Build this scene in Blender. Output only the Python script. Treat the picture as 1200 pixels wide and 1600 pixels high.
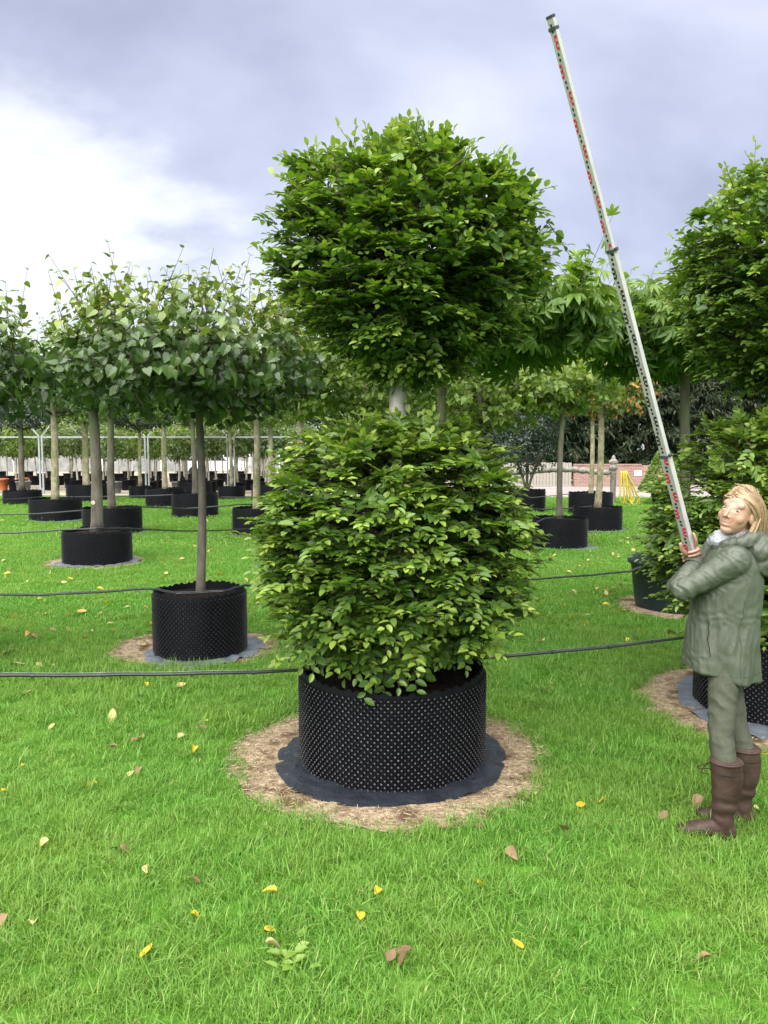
import bpy, bmesh, math, random
import numpy as np
from mathutils import Vector, Matrix, noise as mnoise

for o in list(bpy.data.objects):
    bpy.data.objects.remove(o)
scene = bpy.context.scene
COL = scene.collection
R = math.radians
rng = np.random.default_rng(7)
random.seed(7)

# ------------------------------------------------------------------ camera
CAM_H = 1.82
PITCH = math.atan(100 / 1200)
cd = bpy.data.cameras.new('camera')
cam = bpy.data.objects.new('camera', cd)
COL.objects.link(cam)
cam.location = (0, 0, CAM_H)
cam.rotation_euler = (math.pi / 2 - PITCH, 0, 0)
cd.sensor_fit = 'VERTICAL'
cd.sensor_height = 24
cd.lens = 18
cd.clip_end = 2000
scene.camera = cam

# ------------------------------------------------------------------ world
SUN_EL, SUN_AZ = 62, 205          # azimuth clockwise from +Y (behind the camera, a little to the left)
EXPO = 3.1
SK = 0.325            # sky radiance scale
w = bpy.data.worlds.new('World')
scene.world = w
w.use_nodes = True
nt = w.node_tree
nt.nodes.clear()
N = nt.nodes.new
Lk = nt.links.new


def node(t, **kw):
    n = N(t)
    for k, v in kw.items():
        setattr(n, k, v)
    return n


def wmath(op, a, b=None, c=None, clamp=False):
    n = N('ShaderNodeMath')
    n.operation = op
    n.use_clamp = clamp
    for i, x in enumerate((a, b, c)):
        if x is None:
            continue
        if isinstance(x, (int, float)):
            n.inputs[i].default_value = x
        else:
            Lk(x, n.inputs[i])
    return n.outputs[0]


wout = N('ShaderNodeOutputWorld')
sky = N('ShaderNodeTexSky')
sky.sky_type = 'NISHITA'
sky.sun_disc = False
sky.sun_elevation = R(SUN_EL)
sky.sun_rotation = R(SUN_AZ)
bg_sky = N('ShaderNodeBackground')
bg_sky.inputs[1].default_value = 0.05
Lk(sky.outputs[0], bg_sky.inputs[0])
tc = N('ShaderNodeTexCoord')
sep = N('ShaderNodeSeparateXYZ')
Lk(tc.outputs['Generated'], sep.inputs[0])
zz = wmath('ADD', wmath('MAXIMUM', sep.outputs[2], 0.0), 0.22)
px_ = wmath('DIVIDE', sep.outputs[0], zz)
py_ = wmath('DIVIDE', sep.outputs[1], zz)
comb = N('ShaderNodeCombineXYZ')
Lk(px_, comb.inputs[0])
Lk(py_, comb.inputs[1])
n1 = N('ShaderNodeTexNoise')
n1.inputs['Scale'].default_value = 0.8
n1.inputs['Detail'].default_value = 7
n1.inputs['Roughness'].default_value = 0.5
n1.inputs['Distortion'].default_value = 0.35
Lk(comb.outputs[0], n1.inputs['Vector'])
ramp = N('ShaderNodeValToRGB')
cr = ramp.color_ramp
cr.elements[0].position = 0.40
cr.elements[0].color = (0.160, 0.169, 0.228, 1)
cr.elements[1].position = 0.64
cr.elements[1].color = (0.345, 0.355, 0.412, 1)
e = cr.elements.new(0.5)
e.color = (0.230, 0.241, 0.308, 1)
Lk(n1.outputs[0], ramp.inputs[0])
# bright break in the cloud low in the west, edge broken up by the cloud noise
pd = Vector((-0.47, 1.03, 0.255)).normalized()
dotn = N('ShaderNodeVectorMath')
dotn.operation = 'DOT_PRODUCT'
norm = N('ShaderNodeVectorMath')
norm.operation = 'NORMALIZE'
vsc = N('ShaderNodeVectorMath')
vsc.operation = 'MULTIPLY'
vsc.inputs[1].default_value = (1, 1, 1.75)
Lk(tc.outputs['Generated'], vsc.inputs[0])
Lk(vsc.outputs[0], norm.inputs[0])
Lk(norm.outputs[0], dotn.inputs[0])
p2 = Vector((pd.x, pd.y, pd.z * 1.75)).normalized()
dotn.inputs[1].default_value = p2
n2 = N('ShaderNodeTexNoise')
n2.inputs['Scale'].default_value = 2.1
n2.inputs['Detail'].default_value = 6
n2.inputs['Roughness'].default_value = 0.55
Lk(comb.outputs[0], n2.inputs['Vector'])
v = wmath('ADD', dotn.outputs['Value'], wmath('MULTIPLY', wmath('SUBTRACT', n2.outputs[0], 0.5), 0.10))
mr = N('ShaderNodeMapRange')
mr.interpolation_type = 'SMOOTHSTEP'
mr.inputs[1].default_value = 0.966
mr.inputs[2].default_value = 0.994
Lk(v, mr.inputs[0])
# low haze brightening near the horizon
mr2 = N('ShaderNodeMapRange')
mr2.interpolation_type = 'SMOOTHSTEP'
mr2.inputs[1].default_value = 0.27
mr2.inputs[2].default_value = 0.08
mr2.inputs[3].default_value = 0.0
mr2.inputs[4].default_value = 0.75
Lk(wmath('ADD', sep.outputs[2], wmath('MULTIPLY', wmath('SUBTRACT', n2.outputs[0], 0.5), 0.35)), mr2.inputs[0])
fac = wmath('MAXIMUM', mr.outputs[0], mr2.outputs[0], clamp=True)
mixc = N('ShaderNodeMix')
mixc.data_type = 'RGBA'
Lk(fac, mixc.inputs[0])
Lk(ramp.outputs[0], mixc.inputs[6])
mixc.inputs[7].default_value = (0.375, 0.385, 0.40, 1)
bg_cl = N('ShaderNodeBackground')
Lk(mixc.outputs[2], bg_cl.inputs[0])
bg_cl.inputs[1].default_value = SK
mixs = N('ShaderNodeMixShader')
mixs.inputs[0].default_value = 0.93
Lk(bg_sky.outputs[0], mixs.inputs[1])
Lk(bg_cl.outputs[0], mixs.inputs[2])
Lk(mixs.outputs[0], wout.inputs[0])

sd = bpy.data.lights.new('sun', 'SUN')
sd.energy = 1.5
sd.angle = R(98)
sd.color = (1.0, 0.965, 0.9)
sun = bpy.data.objects.new('sun', sd)
COL.objects.link(sun)
sdir = Vector((math.sin(R(SUN_AZ)) * math.cos(R(SUN_EL)), math.cos(R(SUN_AZ)) * math.cos(R(SUN_EL)), math.sin(R(SUN_EL))))
sun.rotation_euler = sdir.to_track_quat('Z', 'Y').to_euler()
sun.location = sdir * 40

vs = scene.view_settings
vs.view_transform = 'Standard'
vs.look = 'None'
vs.exposure = EXPO
vs.gamma = 1
vs.use_curve_mapping = False
scene.cycles.use_denoising = True
scene.cycles.max_bounces = 5
scene.cycles.diffuse_bounces = 3
scene.cycles.glossy_bounces = 2
scene.cycles.transmission_bounces = 3
scene.cycles.caustics_reflective = False
scene.cycles.caustics_refractive = False
scene.cycles.transparent_max_bounces = 8

# ------------------------------------------------------------------ helpers
cp, sp = math.cos(PITCH), math.sin(PITCH)


def ray(u, v):
    a, b = (u - 600) / 1200, (800 - v) / 1200
    return Vector((a, cp + b * sp, b * cp - sp))


def G(u, v, z=0.0):
    r = ray(u, v)
    t = (z - CAM_H) / r.z
    return Vector((r.x * t, r.y * t, z))


def P(u, v, y):
    r = ray(u, v)
    t = y / r.y
    return Vector((r.x * t, y, CAM_H + r.z * t))


def mesh_np(name, V, F, mat=None, smooth=False, attrs=None):
    """F: (m,3) or (m,4) int array, or list of such arrays"""
    V = np.asarray(V, np.float32).reshape(-1, 3)
    Fs = F if isinstance(F, list) else [F]
    Fs = [np.asarray(f, np.int32) for f in Fs if len(f)]
    me = bpy.data.meshes.new(name)
    me.vertices.add(len(V))
    me.vertices.foreach_set('co', V.ravel())
    if Fs:
        li = np.concatenate([f.ravel() for f in Fs])
        tot = np.concatenate([np.full(len(f), f.shape[1], np.int32) for f in Fs])
        st = np.concatenate([[0], np.cumsum(tot)[:-1]]).astype(np.int32)
        me.loops.add(len(li))
        me.loops.foreach_set('vertex_index', li)
        me.polygons.add(len(tot))
        me.polygons.foreach_set('loop_start', st)
        me.polygons.foreach_set('use_smooth', np.full(len(tot), smooth, bool))
    me.update(calc_edges=True)
    if attrs:
        for k, val in attrs.items():
            val = np.asarray(val, np.float32)
            if val.ndim == 1:
                a = me.attributes.new(k, 'FLOAT', 'POINT')
                a.data.foreach_set('value', val)
            else:
                a = me.attributes.new(k, 'FLOAT_VECTOR', 'POINT')
                a.data.foreach_set('vector', val.ravel())
    if mat:
        me.materials.append(mat)
    return me


def link(name, me, parent=None, loc=None):
    o = bpy.data.objects.new(name, me)
    COL.objects.link(o)
    if parent is not None:
        o.parent = parent
    if loc is not None:
        o.location = loc
    return o


def tag(o, label=None, cat=None, group=None, kind=None):
    if label:
        o['label'] = label
    if cat:
        o['category'] = cat
    if group:
        o['group'] = group
    if kind:
        o['kind'] = kind
    return o


def thing(name, loc, label, cat, group=None, rz=0):
    o = bpy.data.objects.new(name, None)
    o.empty_display_size = 0.1
    COL.objects.link(o)
    o.location = loc
    o.rotation_euler = (0, 0, rz)
    return tag(o, label, cat, group)


def copy_tree(o, parent=None):
    c = o.copy()
    COL.objects.link(c)
    c.parent = parent
    for ch in o.children:
        copy_tree(ch, c)
    return c


class MB:
    """collects simple shapes into one mesh"""

    def __init__(self):
        self.V, self.T, self.Q, self.n = [], [], [], 0

    def add(self, V, T=None, Q=None):
        V = np.asarray(V, float).reshape(-1, 3)
        if T is not None and len(T):
            self.T.append(np.asarray(T, int) + self.n)
        if Q is not None and len(Q):
            self.Q.append(np.asarray(Q, int) + self.n)
        self.V.append(V)
        self.n += len(V)

    def tube(self, pts, rad, sides=8, caps=True):
        pts = np.asarray(pts, float)
        n = len(pts)
        rad = np.broadcast_to(np.asarray(rad, float), (n,))
        tan = np.gradient(pts, axis=0)
        tan /= np.linalg.norm(tan, axis=1)[:, None] + 1e-9
        ref = np.array([0, 0, 1.0]) if abs(tan[:, 2]).mean() < 0.8 else np.array([1.0, 0, 0])
        u = np.cross(tan, ref)
        u /= np.linalg.norm(u, axis=1)[:, None] + 1e-9
        v_ = np.cross(tan, u)
        a = np.arange(sides) * 2 * np.pi / sides
        ring = pts[:, None, :] + rad[:, None, None] * (np.cos(a)[None, :, None] * u[:, None, :] + np.sin(a)[None, :, None] * v_[:, None, :])
        V = ring.reshape(-1, 3)
        i = np.arange(n - 1)[:, None] * sides
        j = np.arange(sides)[None, :]
        k = (j + 1) % sides
        Q = np.stack([i + j, i + sides + j, i + sides + k, i + k], -1).reshape(-1, 4)
        T = []
        if caps:
            V = np.concatenate([V, pts[:1], pts[-1:]])
            b = n * sides
            for q in range(sides):
                T.append((b, q, (q + 1) % sides))
                T.append((b + 1, (n - 1) * sides + (q + 1) % sides, (n - 1) * sides + q))
        self.add(V, T, Q)
        return self

    def box(self, c, s, M=None):
        c, s = np.asarray(c, float), np.asarray(s, float) / 2
        V = np.array([[x, y, z] for x in (-1, 1) for y in (-1, 1) for z in (-1, 1)]) * s
        if M is not None:
            V = V @ np.asarray(M, float).T
        Q = [(0, 1, 3, 2), (4, 6, 7, 5), (0, 4, 5, 1), (2, 3, 7, 6), (0, 2, 6, 4), (1, 5, 7, 3)]
        self.add(V + c, None, Q)
        return self

    def revolve(self, prof, seg=48, c=(0, 0, 0)):
        """prof: list of (r, z); r = 0 closes"""
        prof = np.asarray(prof, float)
        a = np.arange(seg) * 2 * np.pi / seg
        V = np.stack([prof[:, None, 0] * np.cos(a), prof[:, None, 0] * np.sin(a), np.repeat(prof[:, 1:2], seg, 1)], -1).reshape(-1, 3)
        n = len(prof)
        i = np.arange(n - 1)[:, None] * seg
        j = np.arange(seg)[None, :]
        k = (j + 1) % seg
        Q = np.stack([i + j, i + k, i + seg + k, i + seg + j], -1).reshape(-1, 4)
        self.add(V + np.asarray(c, float), None, Q)
        return self

    def mesh(self, name, mat=None, smooth=False, attrs=None):
        F = []
        if self.T:
            F.append(np.concatenate(self.T))
        if self.Q:
            F.append(np.concatenate(self.Q))
        return mesh_np(name, np.concatenate(self.V), F, mat, smooth, attrs)

    def obj(self, name, mat=None, parent=None, smooth=False, loc=None):
        return link(name, self.mesh(name, mat, smooth), parent, loc)


# ------------------------------------------------------------------ materials
def newmat(name):
    m = bpy.data.materials.new(name)
    m.use_nodes = True
    t = m.node_tree
    return m, t, t.nodes['Principled BSDF']


def nn(t, typ, **kw):
    n = t.nodes.new(typ)
    for k, v_ in kw.items():
        if k in n.inputs:
            n.inputs[k].default_value = v_
        else:
            setattr(n, k, v_)
    return n


def noisy(name, c1, c2, scale=5.0, detail=6, rough=0.8, bump=0.0, bscale=None, spec=0.3, stretch=None, metal=0.0, lo=0.35, hi=0.65, c3=None, scale3=1.0):
    m, t, b = newmat(name)
    tcn = nn(t, 'ShaderNodeTexCoord')
    mp = nn(t, 'ShaderNodeMapping')
    t.links.new(tcn.outputs['Object'], mp.inputs[0])
    if stretch:
        mp.inputs['Scale'].default_value = stretch
    nz = nn(t, 'ShaderNodeTexNoise', Scale=scale, Detail=detail, Roughness=0.6)
    t.links.new(mp.outputs[0], nz.inputs['Vector'])
    rp = nn(t, 'ShaderNodeValToRGB')
    rp.color_ramp.elements[0].position = lo
    rp.color_ramp.elements[0].color = (*c1, 1)
    rp.color_ramp.elements[1].position = hi
    rp.color_ramp.elements[1].color = (*c2, 1)
    t.links.new(nz.outputs[0], rp.inputs[0])
    col = rp.outputs[0]
    if c3:
        n3 = nn(t, 'ShaderNodeTexNoise', Scale=scale3, Detail=4)
        t.links.new(mp.outputs[0], n3.inputs['Vector'])
        r3 = nn(t, 'ShaderNodeMapRange')
        r3.inputs[1].default_value = 0.5
        r3.inputs[2].default_value = 0.62
        t.links.new(n3.outputs[0], r3.inputs[0])
        mx = nn(t, 'ShaderNodeMix', data_type='RGBA')
        t.links.new(r3.outputs[0], mx.inputs[0])
        t.links.new(col, mx.inputs[6])
        mx.inputs[7].default_value = (*c3, 1)
        col = mx.outputs[2]
    t.links.new(col, b.inputs['Base Color'])
    b.inputs['Roughness'].default_value = rough
    b.inputs['Specular IOR Level'].default_value = spec
    b.inputs['Metallic'].default_value = metal
    if bump:
        bp = nn(t, 'ShaderNodeBump', Strength=bump, Distance=0.02)
        if bscale:
            nb = nn(t, 'ShaderNodeTexNoise', Scale=bscale, Detail=5)
            t.links.new(mp.outputs[0], nb.inputs['Vector'])
            t.links.new(nb.outputs[0], bp.inputs['Height'])
        else:
            t.links.new(nz.outputs[0], bp.inputs['Height'])
        t.links.new(bp.outputs[0], b.inputs['Normal'])
    return m


def leafmat(name, stops, rough=0.42, trans=0.28, spec=0.4, patch=None):
    """colour from the per-leaf tint attribute"""
    m, t, b = newmat(name)
    at = nn(t, 'ShaderNodeAttribute')
    at.attribute_name = 'tint'
    rp = nn(t, 'ShaderNodeValToRGB')
    els = rp.color_ramp.elements
    while len(els) < len(stops):
        els.new(0.5)
    for e_, (p_, c_) in zip(els, stops):
        e_.position = p_
        e_.color = (*c_, 1)
    t.links.new(at.outputs['Fac'], rp.inputs[0])
    col = rp.outputs[0]
    if patch:
        geo = nn(t, 'ShaderNodeNewGeometry')
        nz = nn(t, 'ShaderNodeTexNoise', Scale=patch[0], Detail=5, Roughness=0.6)
        t.links.new(geo.outputs['Position'], nz.inputs['Vector'])
        mrn = nn(t, 'ShaderNodeMapRange')
        mrn.inputs[1].default_value = patch[2]
        mrn.inputs[2].default_value = patch[3]
        mrn.inputs[4].default_value = patch[4]
        t.links.new(nz.outputs[0], mrn.inputs[0])
        mx = nn(t, 'ShaderNodeMix', data_type='RGBA')
        t.links.new(mrn.outputs[0], mx.inputs[0])
        t.links.new(col, mx.inputs[6])
        mx.inputs[7].default_value = (*patch[1], 1)
        col = mx.outputs[2]
    t.links.new(col, b.inputs['Base Color'])
    b.inputs['Roughness'].default_value = rough
    b.inputs['Specular IOR Level'].default_value = spec
    tr = nn(t, 'ShaderNodeBsdfTranslucent')
    hs = nn(t, 'ShaderNodeHueSaturation', Saturation=1.1, Value=1.6)
    t.links.new(col, hs.inputs['Color'])
    t.links.new(hs.outputs[0], tr.inputs[0])
    mxs = nn(t, 'ShaderNodeMixShader')
    mxs.inputs[0].default_value = trans
    t.links.new(b.outputs[0], mxs.inputs[1])
    t.links.new(tr.outputs[0], mxs.inputs[2])
    t.links.new(mxs.outputs[0], t.nodes['Material Output'].inputs[0])
    return m


M = {}
M['grass'] = leafmat('grass', [(0, (0.05, 0.155, 0.016)), (0.5, (0.115, 0.27, 0.034)), (0.86, (0.21, 0.385, 0.08)), (1, (0.46, 0.44, 0.2))], rough=0.5, trans=0.3, spec=0.3,
                     patch=(1.1, (0.17, 0.275, 0.048), 0.38, 0.66, 0.75))
M['lawn'] = noisy('lawn', (0.04, 0.115, 0.012), (0.085, 0.20, 0.022), scale=14, rough=0.9, spec=0.1, bump=0.6, bscale=60, c3=(0.10, 0.19, 0.03), scale3=0.6)
M['gravel'] = noisy('gravel', (0.24, 0.21, 0.165), (0.34, 0.30, 0.24), scale=3, rough=0.95, spec=0.1, bump=0.4, bscale=40)
M['paving'] = noisy('paving', (0.20, 0.175, 0.17), (0.28, 0.245, 0.235), scale=1.2, rough=0.9, spec=0.2)
M['straw_base'] = noisy('straw_base', (0.17, 0.125, 0.08), (0.42, 0.335, 0.225), scale=34, detail=8, rough=0.95, spec=0.05, bump=0.9, bscale=90, c3=(0.11, 0.075, 0.045), scale3=5)
M['straw'] = leafmat('straw', [(0, (0.16, 0.115, 0.065)), (0.4, (0.36, 0.28, 0.18)), (1, (0.50, 0.41, 0.28))], rough=0.8, trans=0.1, spec=0.1)
M['soil'] = noisy('soil', (0.004, 0.003, 0.0025), (0.022, 0.016, 0.011), scale=30, rough=0.95, spec=0.1, bump=1.0, bscale=50)
M['pot'] = noisy('pot', (0.0028, 0.003, 0.0052), (0.0052, 0.0056, 0.009), scale=8, rough=0.55, spec=0.18)
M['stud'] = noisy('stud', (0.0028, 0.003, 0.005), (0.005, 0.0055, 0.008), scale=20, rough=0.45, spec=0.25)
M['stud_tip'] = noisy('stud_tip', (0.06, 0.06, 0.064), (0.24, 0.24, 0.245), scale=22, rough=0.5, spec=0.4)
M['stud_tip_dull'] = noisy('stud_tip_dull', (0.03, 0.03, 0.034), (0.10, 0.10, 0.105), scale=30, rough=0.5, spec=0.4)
M['pot_green'] = noisy('pot_green', (0.006, 0.018, 0.021), (0.012, 0.028, 0.032), scale=6, rough=0.45, spec=0.4)
M['terracotta'] = noisy('terracotta', (0.45, 0.13, 0.05), (0.6, 0.2, 0.09), scale=6, rough=0.8)
M['greypot'] = noisy('greypot', (0.10, 0.10, 0.11), (0.16, 0.16, 0.17), scale=6, rough=0.6)
M['liner'] = noisy('liner', (0.010, 0.012, 0.017), (0.022, 0.026, 0.034), scale=7, rough=0.36, spec=0.6, bump=1.0, bscale=13)
M['liner_grey'] = noisy('liner_grey', (0.06, 0.072, 0.09), (0.14, 0.16, 0.185), scale=6, rough=0.42, spec=0.5, bump=0.3, bscale=9)
M['pipe'] = noisy('pipe', (0.010, 0.011, 0.013), (0.022, 0.024, 0.027), scale=12, rough=0.4, spec=0.5)
M['wire'] = noisy('wire', (0.10, 0.11, 0.11), (0.2, 0.21, 0.21), scale=20, rough=0.4, metal=0.6)
M['bark_grey'] = noisy('bark_grey', (0.06, 0.052, 0.042), (0.15, 0.135, 0.11), scale=9, rough=0.85, bump=0.6, stretch=(1, 1, 0.35), spec=0.2, c3=(0.13, 0.15, 0.08), scale3=3)
M['bark_pale'] = noisy('bark_pale', (0.17, 0.145, 0.09), (0.40, 0.36, 0.26), scale=14, rough=0.85, bump=0.5, stretch=(1, 1, 0.6), spec=0.2, c3=(0.16, 0.17, 0.08), scale3=5)
M['bark_horn'] = noisy('bark_horn', (0.15, 0.14, 0.12), (0.46, 0.44, 0.40), scale=12, rough=0.85, bump=0.5, stretch=(1, 1, 0.5), spec=0.2, c3=(0.07, 0.075, 0.05), scale3=7)
M['bark_dark'] = noisy('bark_dark', (0.035, 0.028, 0.022), (0.10, 0.085, 0.065), scale=12, rough=0.9, bump=0.5, spec=0.2)
M['bark_white'] = noisy('bark_white', (0.30, 0.26, 0.21), (0.55, 0.50, 0.43), scale=8, rough=0.85, spec=0.2)
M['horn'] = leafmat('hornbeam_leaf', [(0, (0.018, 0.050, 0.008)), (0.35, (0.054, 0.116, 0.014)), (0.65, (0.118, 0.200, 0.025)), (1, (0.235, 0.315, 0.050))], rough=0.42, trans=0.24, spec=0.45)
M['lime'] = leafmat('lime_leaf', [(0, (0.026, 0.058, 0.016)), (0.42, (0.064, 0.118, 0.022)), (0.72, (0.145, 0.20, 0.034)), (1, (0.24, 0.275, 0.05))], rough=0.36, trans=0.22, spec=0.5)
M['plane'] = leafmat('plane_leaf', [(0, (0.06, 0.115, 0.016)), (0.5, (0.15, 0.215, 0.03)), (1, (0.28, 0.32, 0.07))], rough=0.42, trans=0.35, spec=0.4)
M['chestnut'] = leafmat('chestnut_leaf', [(0, (0.055, 0.115, 0.018)), (0.5, (0.105, 0.185, 0.026)), (1, (0.19, 0.27, 0.045))], rough=0.42, trans=0.35, spec=0.4)
M['autumn'] = leafmat('autumn_leaf', [(0, (0.05, 0.09, 0.02)), (0.5, (0.12, 0.17, 0.035)), (0.72, (0.22, 0.24, 0.05)), (0.8, (0.42, 0.20, 0.05)), (1, (0.55, 0.26, 0.09))], rough=0.45, trans=0.3)
M['evergreen'] = leafmat('evergreen_leaf', [(0, (0.010, 0.024, 0.012)), (0.6, (0.022, 0.045, 0.022)), (1, (0.04, 0.07, 0.035))], rough=0.35, trans=0.1, spec=0.5)
M['conifer'] = leafmat('conifer_leaf', [(0, (0.008, 0.016, 0.008)), (0.6, (0.025, 0.04, 0.016)), (1, (0.07, 0.075, 0.035))], rough=0.6, trans=0.1, spec=0.2)
M['young'] = leafmat('young_leaf', [(0, (0.05, 0.085, 0.022)), (0.5, (0.11, 0.16, 0.035)), (1, (0.24, 0.26, 0.08))], rough=0.42, trans=0.3)
M['backdrop_leaf'] = leafmat('far_leaf', [(0, (0.022, 0.05, 0.014)), (0.5, (0.05, 0.095, 0.022)), (1, (0.115, 0.165, 0.035))], rough=0.55, trans=0.25)
M['box_leaf'] = leafmat('box_leaf', [(0, (0.05, 0.11, 0.015)), (0.5, (0.10, 0.19, 0.02)), (1, (0.17, 0.26, 0.04))], rough=0.45, trans=0.2)

# ------------------------------------------------------------------ ground
RINGS = []      # (x, y, r) bare rings without grass
DISCS = []      # pots


def sheet(name, pts, z, mat, kind='structure'):
    V = [(x, y, z) for x, y in pts]
    me = bpy.data.meshes.new(name)
    me.from_pydata(V, [], [list(range(len(V)))])
    me.materials.append(mat)
    o = link(name, me)
    tag(o, kind=kind)
    return o


LAWN_END = 29.0
sheet('ground', [(-600, -20), (600, -20), (600, 900), (-600, 900)], -0.012, M['lawn'])
sheet('lawn', [(-40, -4), (40, -4), (40, LAWN_END - 1.0), (6, LAWN_END - 0.8), (-8, LAWN_END + 0.6), (-40, LAWN_END + 1)], 0.0, M['lawn'])
sheet('gravel_yard', [(-70, LAWN_END - 0.2), (0, LAWN_END - 0.2), (0, 75), (-70, 75)], -0.006, M['gravel'])
sheet('road', [(0.004, LAWN_END - 1.2), (60, LAWN_END - 1.2), (60, 75), (0.004, 75)], -0.004, M['paving'])

# ------------------------------------------------------------------ leaves
def leaf_tpl(mid, side, fold=0.25, curl=0.2):
    """mid: x positions on the midrib; side: (x, y) outline points, same count.  Leaf along +x, length 1."""
    V, T = [], []
    n = len(mid)
    for x in mid:
        V.append((x, 0, -curl * x * x))
    for s in (1, -1):
        base = len(V)
        for (x, y) in side:
            V.append((x, s * y, fold * y - curl * x * x))
        for i in range(n - 1):
            a, b, c, d_ = i, i + 1, base + i + 1, base + i
            for tri in ((a, b, c), (a, c, d_)):
                p = [np.array(V[q]) for q in tri]
                if np.linalg.norm(np.cross(p[1] - p[0], p[2] - p[0])) > 1e-7:
                    T.append(tri if s > 0 else tri[::-1])
    return np.array(V, float), np.array(T, int)


TPL_HORN = leaf_tpl([0, .2, .5, .82, 1], [(0, 0), (.17, .22), (.46, .30), (.78, .19), (1, 0)], 0.4, 0.1)
TPL_HORN_LO = leaf_tpl([0, .4, 1], [(0, 0), (.4, .31), (1, 0)], 0.3, 0.18)
TPL_LIME = leaf_tpl([.07, .2, .55, .8, 1.0], [(-.05, .16), (.14, .44), (.5, .42), (.78, .2), (1.0, 0)], 0.3, 0.25)
TPL_LIME_LO = leaf_tpl([.0, .3, 1.0], [(-.04, .1), (.25, .45), (1.0, 0)], 0.3, 0.25)
TPL_NEEDLE = leaf_tpl([0, 1], [(0, .12), (1, .0)], 0.2, 0.1)


def palmate_tpl():
    lv, lt = leaf_tpl([0, .25, .55, .82, 1], [(0, .01), (.25, .09), (.55, .165), (.82, .11), (1, 0)], 0.5, 0.45)
    V, T, n = [], [], 0
    for a, s in ((-72, .68), (-36, .9), (0, 1.0), (36, .9), (72, .68)):
        a = R(a)
        q = lv * s
        x = q[:, 0] * math.cos(a) - q[:, 1] * math.sin(a)
        y = q[:, 0] * math.sin(a) + q[:, 1] * math.cos(a)
        V.append(np.stack([x, y, q[:, 2]], 1))
        T.append(lt + n)
        n += len(lv)
    return np.concatenate(V), np.concatenate(T)


TPL_PALM = palmate_tpl()


def nrm(a):
    return a / (np.linalg.norm(a, axis=-1, keepdims=True) + 1e-9)


def leaf_frames(d, n):
    d = nrm(d)
    n = nrm(n - d * (n * d).sum(-1, keepdims=True))
    b = np.cross(n, d)
    return d, b, n


def leaf_mesh(name, tpl, L, mat):
    tv, tt = tpl
    d, b, n = leaf_frames(L['d'], L['n'])
    s = L['s'][:, None, None]
    V = L['p'][:, None, :] + s * (tv[None, :, 0:1] * d[:, None, :] + tv[None, :, 1:2] * b[:, None, :] + tv[None, :, 2:3] * n[:, None, :])
    k = len(L['p'])
    F = (tt[None] + (np.arange(k) * len(tv))[:, None, None]).reshape(-1, 3)
    tint = np.repeat(L['t'], len(tv))
    return mesh_np(name, V.reshape(-1, 3), F, mat, False, {'tint': tint})


_leafcache = {}


def single_leaf_meshes(key, tpl, mat, nv=12):
    if key not in _leafcache:
        out = []
        for i in range(nv):
            tv, tt = tpl
            out.append(mesh_np('leaf', tv, tt, mat, False, {'tint': np.full(len(tv), (i + 0.5) / nv)}))
        _leafcache[key] = out
    return _leafcache[key]


def sub(L, m):
    return {k: v_[m] for k, v_ in L.items()}


def cat(*Ls):
    return {k: np.concatenate([l[k] for l in Ls]) for k in Ls[0]}


def lump(p, f, seed):
    """cheap smooth pseudo noise in -1..1 on an (n,3) array"""
    r = np.random.default_rng(seed)
    out = np.zeros(len(p))
    for i in range(6):
        k = r.normal(size=3) * f * (1 + 0.35 * i)
        out += np.sin(p @ k + r.uniform(0, 6.28)) / (1 + 0.3 * i)
    return out / 2.6


def super_dir(n, rg, e, zlo=-1.0):
    d = nrm(rg.normal(size=(int(n * 2.2), 3)))
    d = d[d[:, 2] > zlo][:n]
    k = (np.abs(d) ** e).sum(1) ** (-1 / e)
    return d, k


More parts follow.
